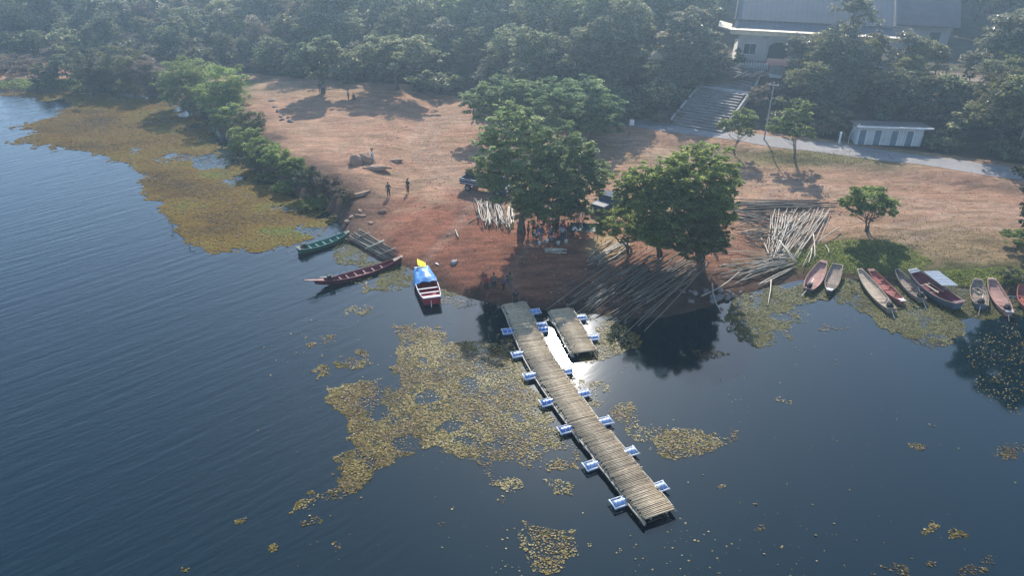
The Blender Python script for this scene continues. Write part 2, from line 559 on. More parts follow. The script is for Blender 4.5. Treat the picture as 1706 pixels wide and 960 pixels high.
def blob(cx, cy, rx, ry, soft=.35):
    q = np.sqrt(((PX - cx) / rx) ** 2 + ((PY - cy) / ry) ** 2) + (nz - .5) * 1.1 + (nz2 - .5) * .7
    return ss(1 + soft, 1 - soft, q)


zc = np.tile(np.array([.395, .222, .135]), (len(V), 1))


def lay(col, w):
    global zc
    w = np.clip(w, 0, 1)[:, None]
    zc = zc * (1 - w) + np.array(col) * w


lay((.43, .265, .16), ss(.5, .75, nz) * .6)
lay((.30, .20, .12), blob(480, 140, 130, 22) * .6)
lay((.34, .25, .14), ss(.55, .7, nz2) * .35)
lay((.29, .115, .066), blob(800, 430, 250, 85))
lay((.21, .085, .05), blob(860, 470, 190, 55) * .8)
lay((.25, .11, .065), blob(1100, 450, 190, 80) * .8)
lay((.42, .28, .14), blob(1010, 415, 40, 26, .2))
lay((.25, .18, .09), blob(1550, 425, 230, 50) * .9)
lay((.26, .20, .10), blob(1350, 262, 260, 20, .5) * .8)
lay((.13, .13, .045), blob(1340, 262, 140, 12, .5) * .5)
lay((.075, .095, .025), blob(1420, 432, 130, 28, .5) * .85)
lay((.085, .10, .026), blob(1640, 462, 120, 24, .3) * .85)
lay((.085, .105, .028), blob(200, 142, 280, 12, .3))
lay((.08, .11, .025), blob(520, 345, 45, 20, .3))
lay((.075, .075, .03), blob(1640, 455, 60, 20, .3) * .6)
# wheel tracks and footpaths worn into the soil
def track(px, col, w, off=0):
    global zc
    L_ = [hit(*q) for q in px]
    L_ = [(p.x, p.y) for p in L_]
    d = segdist(L_, Xf, Yf)
    lay(col, ss(w, w * .35, np.abs(d - off) + (nz2 - .5) * w * 1.2) * .7)


for off in (0, 1.5):
    track([(1706, 352), (1560, 345), (1400, 322), (1260, 300), (1120, 262), (1045, 240)], (.44, .30, .21), .5, off)
    track([(1706, 372), (1600, 368), (1480, 392), (1400, 372), (1300, 330)], (.43, .29, .20), .45, off)
    track([(810, 318), (740, 290), (700, 240), (720, 200), (800, 205), (900, 232), (1040, 236)], (.43, .29, .20), .5, off)
track([(690, 470), (720, 420), (760, 380), (790, 330), (700, 300), (640, 330)], (.33, .19, .13), .7)
track([(860, 505), (850, 450), (880, 410), (920, 395)], (.30, .16, .11), .7)
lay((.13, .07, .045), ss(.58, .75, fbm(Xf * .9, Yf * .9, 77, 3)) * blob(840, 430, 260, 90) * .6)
lay((.085, .054, .040), blob(1110, 492, 150, 42, .4) * .85)  # tree shade painted onto the bank below the right cluster
# wet rim by the water
lay((.07, .042, .030), ss(2.2, .1, s_ + (nz2 - .5) * 2) * ss(-1.5, 0, s_) * .85)
lay((.05, .045, .025), ss(0, -.4, s_))
# left bank bare dark earth
lay((.13, .080, .055), ss(7, 3, s_ + (nz - .5) * 5) * ss(-10, -18, Xf) * ss(130, 115, Yf) * .9)
# forest floor
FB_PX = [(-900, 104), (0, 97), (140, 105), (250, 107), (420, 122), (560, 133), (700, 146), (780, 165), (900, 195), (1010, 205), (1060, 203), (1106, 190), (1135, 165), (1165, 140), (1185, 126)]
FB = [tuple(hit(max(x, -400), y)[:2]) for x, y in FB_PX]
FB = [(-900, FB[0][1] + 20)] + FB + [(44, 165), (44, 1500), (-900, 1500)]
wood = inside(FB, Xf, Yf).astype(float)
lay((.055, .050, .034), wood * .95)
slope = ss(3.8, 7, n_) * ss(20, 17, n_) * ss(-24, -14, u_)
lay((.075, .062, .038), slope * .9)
lay((.33, .27, .20), ss(17, 19, n_) * ss(34, 28, n_) * ss(-16, -8, u_) * (1 - wood))
lay((.09, .075, .045), ss(28, 34, n_) * ss(-25, -12, u_) * (1 - wood))
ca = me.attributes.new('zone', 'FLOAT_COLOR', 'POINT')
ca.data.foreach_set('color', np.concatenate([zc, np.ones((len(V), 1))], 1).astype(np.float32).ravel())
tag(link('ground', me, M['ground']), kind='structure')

wm = np_mesh('water', np.array([[-1500, -300, 0], [1500, -300, 0], [1500, 420, 0], [-1500, 420, 0]], float), np.array([[0, 1, 2, 3]]))
tag(link('water', wm, M['water']), kind='structure')


def frame(u, n, z=None):
    x = RP[0] + RU[0] * u + RN[0] * n; y = RP[1] + RU[1] * u + RN[1] * n
    return Vector((x, y, tz1(x, y) if z is None else z))


def strip(name, us, n0, n1, dz, mat, nn=5):
    vs = []; us = list(us)
    for u in us:
        a, b = n0(u), n1(u)
        for k in range(nn):
            vs.append(frame(u, a + (b - a) * k / (nn - 1)) + Vector((0, 0, dz)))
    q = [(i * nn + k, (i + 1) * nn + k, (i + 1) * nn + k + 1, i * nn + k + 1) for i in range(len(us) - 1) for k in range(nn - 1)]
    return tag(link(name, np_mesh(name, np.array(vs), np.array(q), smooth=True), mat), kind='structure')


def road_mat():
    m, nt, b = nt_new('road')
    geo = N(nt, 'ShaderNodeNewGeometry')
    n1 = N(nt, 'ShaderNodeTexNoise', i_Scale=.25, i_Detail=7.0, i_Roughness=.65)
    n2 = N(nt, 'ShaderNodeTexNoise', i_Scale=3.0, i_Detail=4.0)
    nt.links.new(geo.outputs['Position'], n1.inputs[0]); nt.links.new(geo.outputs['Position'], n2.inputs[0])
    c = mixc(nt, ramp(nt, n1.outputs[0], [(.35, 0), (.7, 1)]), (.24, .22, .205), (.165, .15, .14))
    c = mixc(nt, .6, c, ramp(nt, n2.outputs[0], [(.3, .8), (.7, 1.15)]), 'MULTIPLY')
    nt.links.new(c, b.inputs['Base Color']); b.inputs['Roughness'].default_value = .9
    return m


M['road'] = road_mat()
wob = lambda u: .25 * math.sin(u * .21) + .2 * math.sin(u * .53 + 1)
strip('road', np.arange(-7, 130, 1.5), lambda u: -2.0 + wob(u) - max(0, min(1, (u - 35) / 20)) * .7, lambda u: 2.0 + wob(u + 9) + max(0, min(1, (u - 35) / 20)) * .6, .035, M['road'])
strip('path', np.arange(-15, 46, 1.5), lambda u: 20.2 + .3 * math.sin(u * .4), lambda u: 23.6 + .3 * math.sin(u * .3 + 2), .03, M['concrete'])

# ---------------------------------------------------------------- staircase
A0 = hit(1156, 214); SD = Vector((.545, .838, 0)); SX = Vector((.838, -.545, 0))
nst = 22; rise = (ZP - 2.0) / nst; run = 17.2 / nst
st_o = empty('staircase', (A0.x, A0.y, 2.0), math.atan2(SX.y, SX.x), 'wide stone staircase climbing the dark slope to the hall', 'staircase')
lo = MB(); hi_ = MB(); land = MB()
y = 0; z = 0.03
for i in range(nst):
    mb = lo if i < 14 else hi_
    mb.tint = random.uniform(.3, .7)
    w = 7.3 - .055 * i
    mb.box((0, y + run / 2 + .02, z + rise / 2 - .6), (w, run + .04, rise + 1.2))
    z += rise; y += run
    if i == 13:
        land.box((0, y + .8, z - .6), (7.6, 1.6, 1.2)); y += 1.6
st_tread = simple('st', (.30, .28, .27), (.20, .185, .18), .85, 1.2, .1)
hi_.box((0, y + 1.2, z - .5), (7.2, 2.4, 1.0))
lo.build('flight', M['stone_step'], st_o); hi_.build('flight', M['stone_step'], st_o); land.build('landing', M['concrete'], st_o)
for sx in (-1, 1):
    c = MB()
    yy = 0; zz = 0.0
    pts = [(sx * 3.82, 0, .12), (sx * 3.82, 14 * run, 14 * rise + .12), (sx * 3.82, 14 * run + 1.6, 14 * rise + .14), (sx * 3.22, y, z + .12)]
    for p, q in zip(pts[:-1], pts[1:]):
        a, b = Vector(p), Vector(q)
        vs = [a + Vector((dx, 0, dz)) for dx in (-.14, .14) for dz in (-.9, .12)] + [b + Vector((dx, 0, dz)) for dx in (-.14, .14) for dz in (-.9, .12)]
        c.add(vs, [(0, 1, 3, 2), (4, 6, 7, 5), (0, 4, 5, 1), (2, 3, 7, 6), (0, 2, 6, 4), (1, 5, 7, 3)])
    c.build('side_kerb', M['concrete'], st_o)

# ---------------------------------------------------------------- big hall
B0 = at(1222, 103, ZP); ang = R(-17)
hall = empty('hall', B0, ang, 'large hall with a huge slate blue roof above the staircase', 'hall')
HL, HD, HH = 21.5, 16.0, 4.6        # length, depth, eave height
wl = MB(); wl.box((HL / 2, HD / 2, HH / 2 + .4), (HL - .6, HD, HH + .8 - .8)); wall = wl.build('wall', M['wall_pink'], hall)
pl = MB(); pl.box((HL / 2, HD / 2 - .4, .1), (HL + .8, HD + 1.6, .78)); pl.build('plinth', M['concrete'], hall)
bays = 5; bw = HL / bays
for i in range(bays + 1):
    p = MB(); p.box((min(max(i * bw, .5), HL - .5), -.16, HH / 2 + .45), (.55, .36, HH - .1)); p.build('pilaster', M['wall_pink'], hall)
for i in range(bays):
    cx = i * bw + bw / 2
    if i in (1, 3, 5):
        m_ = MB()
        pts = [(-1.5, 0), (1.5, 0), (1.5, 2.0)] + [(1.5 * math.cos(a), 2.0 + .9 * math.sin(a)) for a in np.linspace(.2, math.pi - .2, 9)] + [(-1.5, 2.0)]
        vs = [Vector((cx + a, -.03, .5 + b)) for a, b in pts] + [Vector((cx + a, .05, .5 + b)) for a, b in pts]
        k = len(pts)
        m_.add(vs, [tuple(range(k)), tuple(range(2 * k - 1, k - 1, -1))] + [(j, j + k, (j + 1) % k + k, (j + 1) % k) for j in range(k)])
        m_.build('doorway', M['dark'], hall)
    else:
        fr = MB()
        for c_, s_2 in (((cx, -.06, 3.05), (1.9, .14, .14)), ((cx, -.06, 1.35), (1.9, .14, .14)), ((cx - .95, -.06, 2.2), (.14, .14, 1.84)), ((cx + .95, -.06, 2.2), (.14, .14, 1.84)), ((cx, -.05, 2.2), (.07, .08, 1.6))):
            fr.box(c_, s_2)
        wf = fr.build('window', M['whitewash'], hall)
        g = MB(); g.box((cx, -.02, 2.2), (1.78, .05, 1.6)); g.build('pane', M['glass'], wf)
    fz = MB(); fz.box((cx, -.05, 4.1), (bw - 1.0, .1, .5)); fz.build('panel', M['whitewash'], hall)


def slab(mb, pts, th):
    vs = [Vector(p) for p in pts]
    nrm = (vs[1] - vs[0]).cross(vs[2] - vs[0]).normalized()
    if nrm.z < 0: nrm = -nrm
    k = len(vs)
    mb.add(vs + [v - nrm * th for v in vs], [tuple(range(k)), tuple(range(2 * k - 1, k - 1, -1))] + [(j, (j + 1) % k, (j + 1) % k + k, j + k) for j in range(k)])


rz0 = HH + .5; ridge = rz0 + 6.5
rf = MB()
slab(rf, [(-1.0, -2.0, rz0 - .1), (HL + 1, -2.0, rz0 - .1), (HL + .5, .2, rz0 + 1.25), (-.5, .2, rz0 + 1.25)], .15)
rf.build('lower_roof', M['roof_blue'], hall)
rf = MB()
slab(rf, [(-.5, .0, rz0 + 1.45), (HL + .5, .0, rz0 + 1.45), (HL + .5, HD / 2, ridge), (-.5, HD / 2, ridge)], .18)
slab(rf, [(-.5, HD, rz0 + 1.45), (HL + .5, HD, rz0 + 1.45), (HL + .5, HD / 2 + .02, ridge), (-.5, HD / 2 + .02, ridge)], .18)
rfo = rf.build('roof', M['roof_blue'], hall)
for xx in (-.62, HL + .62):
    bb = MB()
    bb.tube([(xx, -.1, rz0 + 1.45), (xx, HD / 2, ridge + .08), (xx, HD + .1, rz0 + 1.45)], .22, 4)
    bb.build('bargeboard', M['roof_brown'], rfo)
for xx in (.1, HL - .1):
    gw = MB()
    slab(gw, [(xx, 0.1, rz0 + .9), (xx, HD - .1, rz0 + .9), (xx, HD / 2, ridge - .4)], .2)
    gw.build('gable_wall', M['wall_pink'], hall)
fa = MB()
fa.box((HL / 2, -2.12, rz0 - .02), (HL + 2.3, .16, .55)); fa.box((HL / 2, -1.55, rz0 - .36), (HL + 2.0, 1.2, .08))
fa.build('fascia', M['cream'], hall)
es = MB(); es.box((HL / 2, -2.0, rz0 + .30), (HL + 2.6, 1.5, .12)); es.build('eave_slab', M['cream'], hall)
cn = MB()
cn.box((HL / 2, -1.0, rz0 - .42), (HL + 1.6, 2.1, .1)); cn.build('soffit', M['whitewash'], hall)
# flared corner canopy at the left front corner
co = MB(); slab(co, [(-3.0, -2.4, rz0 + .75), (-1.02, -2.3, rz0 + .28), (-1.02, 1.2, rz0 + .5), (-3.0, 1.0, rz0 + .95)], .2); co.build('corner_canopy', M['cream'], hall)

# balustrade in front of the hall
bal = empty('balustrade', hall.matrix_world @ Vector((0, 0, 0)), ang, 'red capped balustrade with white balusters before the hall', 'balustrade')
bal.location = B0 + Matrix.Rotation(ang, 3, 'Z') @ Vector((-1.0, -3.2, 0))
r1 = MB(); r1.box((8.5, 0, 1.02), (18, .34, .12)); r1.build('cap_rail', M['tile_red'], bal)
r2 = MB(); r2.box((8.5, 0, .14), (18, .3, .28)); r2.build('base_rail', M['concrete'], bal)
for i in range(45):
    b_ = MB(); b_.tube([(i * .4 - .3, 0, .28), (i * .4 - .3, 0, .45), (i * .4 - .3, 0, .72), (i * .4 - .3, 0, .96)], [.06, .11, .07, .06], 6)
    b_.build('baluster', M['white'], bal)

# neighbouring brown roofed building at the right
B2 = at(1478, 98, ZP)
nb = empty('side_building', B2 + Vector((3.5, 8, 0)), ang, 'brown roofed building beside the blue roofed hall', 'building')
w2 = MB(); w2.box((4.5, 5, 2.2), (9, 10, 4.4)); wo = w2.build('wall', M['wall_pink'], nb)
for i in range(2):
    d_ = MB(); d_.box((2.5 + i * 4.3, -.01, 2.3), (1.6, .08, 1.5)); d_.build('window', M['glass'], nb)
rr = MB()
slab(rr, [(-1, -1.4, 4.2), (10, -1.4, 4.2), (10, 5, 9.2), (-1, 5, 9.2)], .16); slab(rr, [(-1, 11.4, 4.2), (10, 11.4, 4.2), (10, 5.02, 9.2), (-1, 5.02, 9.2)], .16)
rr.build('roof', M['roof_brown'], nb)
for xx in (.1, 8.9):
    gg = MB(); slab(gg, [(xx, .1, 4.3), (xx, 9.9, 4.3), (xx, 5, 8.8)], .2)
    gg.build('gable_wall', M['wall_pink'], nb)

# little red tiled shelters along the plateau edge
def shelter(px, py, w, d, label, hgt=2.0, rise_=.7):
    p = at(px, py, ZP)
    o = empty('shelter', p, R(-22), label, 'shelter', 'red tiled shelters on the plateau edge')
    for sx in (-1, 1):
        for sy in (-1, 1):
            q = MB(); q.box((sx * (w / 2 - .25), sy * (d / 2 - .2), hgt / 2), (.14, .14, hgt)); q.build('post', M['tile_red'], o)
    q = MB()
    slab(q, [(-w / 2 - .2, -d / 2 - .2, hgt - .05), (w / 2 + .2, -d / 2 - .2, hgt - .05), (w / 2 + .2, 0, hgt + rise_), (-w / 2 - .2, 0, hgt + rise_)], .08)
    slab(q, [(-w / 2 - .2, d / 2 + .2, hgt - .05), (w / 2 + .2, d / 2 + .2, hgt - .05), (w / 2 + .2, .01, hgt + rise_), (-w / 2 - .2, .01, hgt + rise_)], .08)
    ro = q.build('roof', M['tile_red'], o)
    k = MB()
    for i in range(int(w / .32)):
        xx = -w / 2 + .1 + i * .32
        k.tube([(xx, -d / 2 - .2, hgt), (xx, 0, hgt + rise_ + .05)], .05, 4)
    k.build('tile_ridges', M['tile_red'], ro)
    b_ = MB(); b_.box((0, 0, .42), (w - .6, .5, .08)); b_.box((0, 0, .2), (w - .9, .12, .4)); b_.build('bench', M['whitewash'], o)


shelter(1291, 129, 2.6, 2.0, 'small red tiled shelter on posts right of the staircase top')
shelter(1329, 128, 4.2, 2.0, 'longer dark red shelter roof under the hall front trees')

# cream tiled shrine left of the stairs top
ps = at(1110, 112, ZP)
sh = empty('shrine', ps, R(-15), 'sunlit cream pavilion roof among trees left of the stairs', 'pavilion')
q = MB(); q.box((0, 0, .2), (6.0, 3.6, .4)); q.build('base', M['cream'], sh)
for sx in (-1, 0, 1):
    for sy in (-1, 1):
        q = MB(); q.box((sx * 2.0, sy * 1.2, 1.0), (.22, .22, 1.3)); q.build('post', M['cream'], sh)
q = MB()
for a, b in (((-2.9, -1.9), (2.9, -1.9)), ((2.9, -1.9), (2.9, 1.9)), ((2.9, 1.9), (-2.9, 1.9)), ((-2.9, 1.9), (-2.9, -1.9))):
    slab(q, [(a[0], a[1], 1.6), (b[0], b[1], 1.6), (b[0] * .35, b[1] * .1, 3.2), (a[0] * .35, a[1] * .1, 3.2)], .12)
q.build('roof', M['cream'], sh)

# post fence along the plateau edge left of the stairs
fo = empty('fence', at(1138, 113, ZP), R(-8), 'thin dark post fence on the plateau edge left of stairs', 'fence')
for i in range(9):
    q = MB(); q.tube([(i * .5, 0, -.2), (i * .5 + random.uniform(-.05, .05), 0, random.uniform(1.1, 1.5))], .05, 5); q.build('post', M['wood_dark'], fo)
for zz in (.45, 1.0):
    q = MB(); q.tube([(-.2, 0, zz), (4.3, 0, zz)], .03, 5); q.build('rail', M['wood_dark'], fo)

# construction boards lying at the right of the stairs top
for i in range(12):
    p0 = at(1222 + i * 4.5, 129 - (i % 3) * 2, ZP + .05 + .03 * (i % 3)); 
    o = MB(); L_ = random.uniform(3, 4.5); a_ = R(random.uniform(38, 58))
    o.box((L_ / 2 * math.cos(a_), L_ / 2 * math.sin(a_), .04), (L_, .22, .06), Matrix.Rotation(a_, 3, 'Z'))
    b_ = o.build('plank', M['wood_pale'] if i % 3 else M['wood_pink']); b_.location = p0
    tag(b_, 'pale plank lying among boards at the top right of the staircase', 'plank', 'planks laid at the stair top')

# ---------------------------------------------------------------- toilet block
T0 = hit(1424, 240); T1 = hit(1531, 250)
tv = Vector((T1.x - T0.x, T1.y - T0.y, 0)); tl = tv.length
to = empty('toilet_block', (T0.x, T0.y, T0.z), math.atan2(tv.y, tv.x), 'small white toilet block with blue grey doors beside the road', 'building')
q = MB(); q.box((tl / 2, 1.25, 1.15), (tl, 2.5, 2.3)); q.build('wall', M['whitewash'], to)
q = MB(); slab(q, [(-.5, -.75, 2.62), (tl + .7, -.75, 2.62), (tl + .7, 2.9, 2.36), (-.5, 2.9, 2.36)], .1); q.build('roof', M['roof_rust'], to)
q = MB(); q.box((tl / 2 + .1, -.8, 2.60), (tl + 1.25, .1, .2)); q.build('fascia', M['white'], to)
M['door_blue'] = simple('door_blue', (.14, .19, .24), (.10, .14, .18), .6, 2)
for i, fx in enumerate((.085, .315, .57, .80)):
    q = MB(); q.box((tl * fx, -.02, 1.0), (.82, .07, 1.96)); d_ = q.build('door', M['door_blue'], to)
    q = MB(); q.tube([(tl * fx + .3, -.08, 1.0), (tl * fx + .3, -.08, 1.12)], .03, 5); q.build('handle', M['steel'], d_)
    q = MB()
    for c_, s_2 in (((tl * fx - .46, -.03, 1.02), (.09, .1, 2.04)), ((tl * fx + .46, -.03, 1.02), (.09, .1, 2.04)), ((tl * fx, -.03, 2.02), (1.0, .1, .08))): q.box(c_, s_2)
    q.build('door_frame', M['white'], to)
q = MB(); q.box((tl * .685, -.02, 1.35), (.5, .04, .32)); q.build('notice', M['white'], to)
for zz, ww in ((1.42, .36), (1.33, .30)):
    q = MB(); q.box((tl * .685, -.045, zz), (ww, .012, .035)); q.build('lettering', M['paint_darkred'], to)
q = MB(); q.tube([(-.9, -.2, 0), (-.95, -.2, 1.2), (-.7, -.2, 2.0), (-.2, -.2, 2.55), (.1, .1, 2.75)], .04, 6); q.build('drain_pipe', M['frame_white'], to)

# white marker post, sign, utility poles
def pole(px, py, h, label, arms=True):
    p = hit(px, py); o = empty('utility_pole', p, R(-25), label, 'utility pole', 'utility poles along the road')
    q = MB(); q.tube([(0, 0, -.3), (0, 0, h)], [.11, .07], 8); q.build('pole', M['concrete'], o)
    q = MB(); q.box((0, 0, h - .4), (1.3, .09, .1)); q.build('crossarm', M['concrete'], o)
    for sx in (-.5, 0.0, .5):
        q = MB(); q.tube([(sx, 0, h - .34), (sx, 0, h - .18)], .05, 6); q.build('insulator', M['white'], o)


pole(1273, 232, 7.6, 'tall grey utility pole between two small roadside trees')
pole(1690, 262, 6.5, 'grey utility pole at the shaded right end of the road')
p = hit(1397, 240)
o = empty('marker_post', p, 0, 'short white marker post left of the toilet block', 'post')
q = MB(); q.box((0, 0, .8), (.2, .2, 1.6)); q.build('shaft', M['white'], o); q = MB(); q.box((0, 0, .08), (.5, .4, .2)); q.build('foot', M['concrete'], o)
p = hit(1047, 231)
o = empty('sign_board', p, R(-15), 'white sign board on grey post where the road begins', 'sign')
q = MB(); q.tube([(0, 0, -.2), (0, 0, 2.8)], .06, 6); q.build('post', M['steel'], o)
q = MB(); q.box((.3, -.07, 2.3), (.6, .05, .8)); q.build('panel', M['white'], o)

# ================================================================== VEGETATION
def leaf_cloud(blobs, n, size, rng, clump=.30, flat=.55, low=-.35, upw=.9, asp=.6):
    """blobs: list of (centre, radii). Leaves sit in small clumps spread over the blobs, with gaps between them."""
    area = np.array([r[0] * r[1] + r[0] * r[2] * 1.0 + r[1] * r[2] for c, r in blobs]); area = area / area.sum()
    C, Rr, T = [], [], []
    for (c, r), a in zip(blobs, area):
        rm = (r[0] * r[1] * r[2]) ** (1 / 3)
        rc0 = max(clump * rm, size * 1.3)
        k = max(6, int(9.0 * (r[0] * r[1] + r[0] * r[2] + r[1] * r[2]) / 3 / rc0 ** 2 * .42))
        d = rng.normal(size=(k * 3, 3)); d /= np.linalg.norm(d, axis=1)[:, None]
        d = d[d[:, 2] > low][:k]
        rad = rng.uniform(.58, 1.08, len(d)) * (1 - .35 * (rng.random(len(d)) < .22)) * (1 + .22 * (rng.random(len(d)) < .14))
        C.append(np.array(c) + d * np.array(r) * rad[:, None])
        Rr.append(rc0 * rng.uniform(.6, 1.35, len(d)))
        T.append(np.clip(rng.normal(.5, .17, len(d)), 0, 1))
    C = np.concatenate(C); Rr = np.concatenate(Rr); T = np.concatenate(T)
    wgt = Rr ** 2; wgt /= wgt.sum()
    ci = rng.choice(len(C), n, p=wgt)
    d = rng.normal(size=(n, 3)); d /= np.linalg.norm(d, axis=1)[:, None]
    d[:, 2] = np.where(d[:, 2] < -.2, -d[:, 2], d[:, 2])
    p = C[ci] + d * (Rr[ci] * rng.random(n) ** .45)[:, None] * np.array([1, 1, flat])
    nrm = d * .6 + rng.normal(size=(n, 3)) * .55 + np.array([0, 0, upw])
    nrm /= np.linalg.norm(nrm, axis=1)[:, None]
    ref = rng.normal(size=(n, 3))
    a = np.cross(nrm, ref); a /= np.linalg.norm(a, axis=1)[:, None] + 1e-9
    b = np.cross(nrm, a)
    s = size * rng.uniform(.6, 1.35, n)
    a = a * (s * .5)[:, None]; b = b * (s * .5 * asp)[:, None]
    dro = nrm * (s * .12)[:, None]
    V = np.stack([p - a - dro, p - b + dro * .5, p + a - dro, p + b + dro * .5], 1).reshape(-1, 3)
    Q = np.arange(4 * n).reshape(n, 4)
    tint = np.clip(T[ci] + rng.normal(0, .15, n), 0, 1)
    return V, Q, tint


def trunk_mesh(mb, base, blobs, r0, rng_, limbs=5, forks=1):
    base = Vector(base)
    cs = [Vector(c) for c, r in blobs]
    mid = sum(cs, Vector()) / len(cs)
    for f in range(forks):
        off = Vector((random.uniform(-1, 1), random.uniform(-1, 1), 0)) * (r0 * 1.6 if forks > 1 else 0)
        top = base.lerp(mid, .62) + Vector((random.uniform(-.4, .4), random.uniform(-.4, .4), 0)) + off * 2
        k = base.lerp(top, .5) + Vector((random.uniform(-.2, .2), random.uniform(-.2, .2), 0))
        q = r0 if forks == 1 else r0 * .65
        mb.tube([base + off - Vector((0, 0, .4)), base + off + Vector((0, 0, .25)), k, top], [q * 1.5, q * 1.1, q * .85, q * .6], 7)
        tg = []
        for c, r in blobs:
            for _ in range(2 if len(blobs) < 5 else 1):
                tg.append(Vector(c) + Vector((random.uniform(-.6, .6) * r[0], random.uniform(-.6, .6) * r[1], random.uniform(-.1, .5) * r[2])))
        for g in tg:
            s_0 = base.lerp(top, random.uniform(.6, .98)) + off
            m1 = s_0.lerp(g, .5) + Vector((0, 0, -.12 * (g - s_0).length))
            mb.tube([s_0, m1, g], [q * .45, q * .28, q * .08], 5)


def plant(name, base, blobs, n, size, leaf, bark, r0, label, cat, group=None, forks=1, seed=1, **kw):
    """one tree or bush: Empty at its foot > trunk, crown (blobs in world metres)"""
    rng = np.random.default_rng(seed)
    o = empty(name, base, 0, label, cat, group)
    rel = [(np.array(c) - np.array(base), r) for c, r in blobs]
    Vv, Qq, tt = leaf_cloud(rel, n, size, rng, **kw)
    nm = ('crown', 'trunk') if cat != 'shrub' else ('foliage', 'stem')
    link(nm[0], np_mesh(nm[0], Vv, Qq, tt), M[leaf], o)
    mb = MB()
    trunk_mesh(mb, (0, 0, 0), rel, r0, rng, forks=forks)
    mb.build(nm[1], M[bark], o, True)
    return o


def pxblobs(base, lst, yk=1.0):
    out = []
    for i, b in enumerate(lst):
        dy = b[4] if len(b) > 4 else 0
        c = at_plane(b[0], b[1], base[1] + dy)
        sc = F / depth(c)
        rx = b[2] / sc; rz = b[3] / sc / .9
        out.append((c, (rx, rx * yk, rz)))
    return out


def pxtree(name, bpx, lst, n, size, leaf, bark, r0, label, group=None, yk=.85, cat='tree', zfix=None, **kw):
    base = hit(*bpx) if zfix is None else at(bpx[0], bpx[1], zfix)
    return plant(name, base, pxblobs(base, lst, yk), n, size, leaf, bark, r0, label, cat, group, seed=int(bpx[0] * 7 + bpx[1]), **kw)


FT = dict(clump=.20, flat=.45, low=-.75, upw=1.1)
pxtree('shade_tree', (864, 386), [(852, 212, 42, 34), (818, 262, 34, 48, -1), (880, 255, 50, 50, 1), (850, 296, 52, 44, -1.5), (900, 318, 40, 44, -1), (884, 335, 36, 34, -1), (894, 350, 40, 18, -.5)],
       31000, .27, 'leaf_rain', 'bark', .34, 'tallest blue green shade tree left of centre on the dirt field', forks=2, **FT)
pxtree('shade_tree', (930, 378), [(942, 252, 46, 34), (966, 285, 44, 40), (925, 312, 44, 44, -1), (982, 306, 28, 34), (945, 335, 40, 28, -1), (955, 348, 34, 16, 0)],
       26000, .27, 'leaf_rain', 'bark', .30, 'shade tree joined to the right side of the tallest one', forks=2, **FT)
pxtree('umbrella_tree', (838, 226), [(845, 150, 44, 20), (800, 168, 34, 17), (878, 158, 30, 20), (825, 180, 50, 16)],
       15000, .32, 'leaf_rain', 'bark', .3, 'flat topped tree behind the tallest shade tree, left of its pair', **FT)
pxtree('umbrella_tree', (962, 236), [(958, 157, 60, 28), (912, 164, 36, 26), (1006, 184, 40, 26), (955, 198, 66, 20), (985, 205, 50, 14)],
       24000, .32, 'leaf_rain', 'bark', .34, 'wide domed tree behind the shade trees near the staircase foot', forks=2, **FT)
pxtree('shade_tree', (1170, 426), [(1165, 268, 50, 26), (1202, 300, 33, 34), (1122, 288, 38, 30, -1), (1165, 318, 52, 38, -2), (1200, 345, 30, 34, -2), (1132, 318, 36, 28, -1)],
       25000, .27, 'leaf_green', 'bark', .3, 'tall green tree rising above the shaded bamboo, right of centre', forks=3, **FT)
pxtree('shade_tree', (1100, 424), [(1056, 306, 38, 26), (1090, 314, 46, 34, -.5), (1098, 335, 40, 32, -1), (1125, 355, 42, 34, -2), (1062, 340, 36, 28, -1), (1095, 388, 44, 20, -2)],
       21000, .27, 'leaf_green', 'bark', .26, 'middle tree on the left flank of the right cluster', forks=2, **FT)
pxtree('shade_tree', (1050, 420), [(1036, 370, 44, 20), (1080, 384, 36, 24, -1), (1010, 380, 20, 14)],
       12000, .25, 'leaf_green', 'bark', .18, 'low bright green tree over the lit sand patch', forks=2, **FT)
pxtree('shade_tree', (1164, 438), [(1165, 366, 46, 32), (1194, 360, 32, 32), (1130, 390, 42, 26, -1), (1180, 400, 36, 22, -1), (1150, 412, 34, 16, -2), (1190, 405, 30, 16, -1)],
       20000, .26, 'leaf_olive', 'bark', .26, 'dark olive tree lowest in the right cluster, over the pole heap', forks=3, **FT)
pxtree('round_tree', (1443, 384), [(1447, 332, 36, 22), (1425, 345, 26, 18), (1475, 348, 24, 17)],
       9000, .26, 'leaf_green', 'bark', .13, 'single small round tree above the beached boats', forks=4, clump=.26, flat=.5)
pxtree('young_tree', (1222, 255), [(1236, 203, 28, 18), (1212, 212, 17, 13), (1240, 222, 18, 10)],
       3600, .28, 'leaf_bright', 'bark_pale', .10, 'young leafy roadside tree at the foot of the staircase', forks=2, clump=.3, flat=.5)
pxtree('young_tree', (1322, 262), [(1330, 192, 22, 24), (1302, 214, 24, 17), (1336, 224, 20, 15)],
       4200, .30, 'leaf_bright', 'bark_pale', .10, 'light green roadside tree right of the tall utility pole', forks=3, clump=.3, flat=.5)
pxtree('round_tree', (538, 156), [(540, 84, 32, 18), (518, 104, 24, 22), (556, 108, 22, 24), (535, 126, 24, 14)],
       11000, .40, 'leaf_forest', 'bark', .3, 'lone round tree at the far left of the dirt field', clump=.3)
pxtree('umbrella_tree', (662, 150), [(655, 76, 62, 12), (608, 92, 34, 10), (702, 92, 34, 12), (655, 100, 66, 10)],
       12000, .42, 'leaf_forest', 'bark', .34, 'broad flat umbrella tree at the forest edge behind the field', clump=.3, flat=.4)
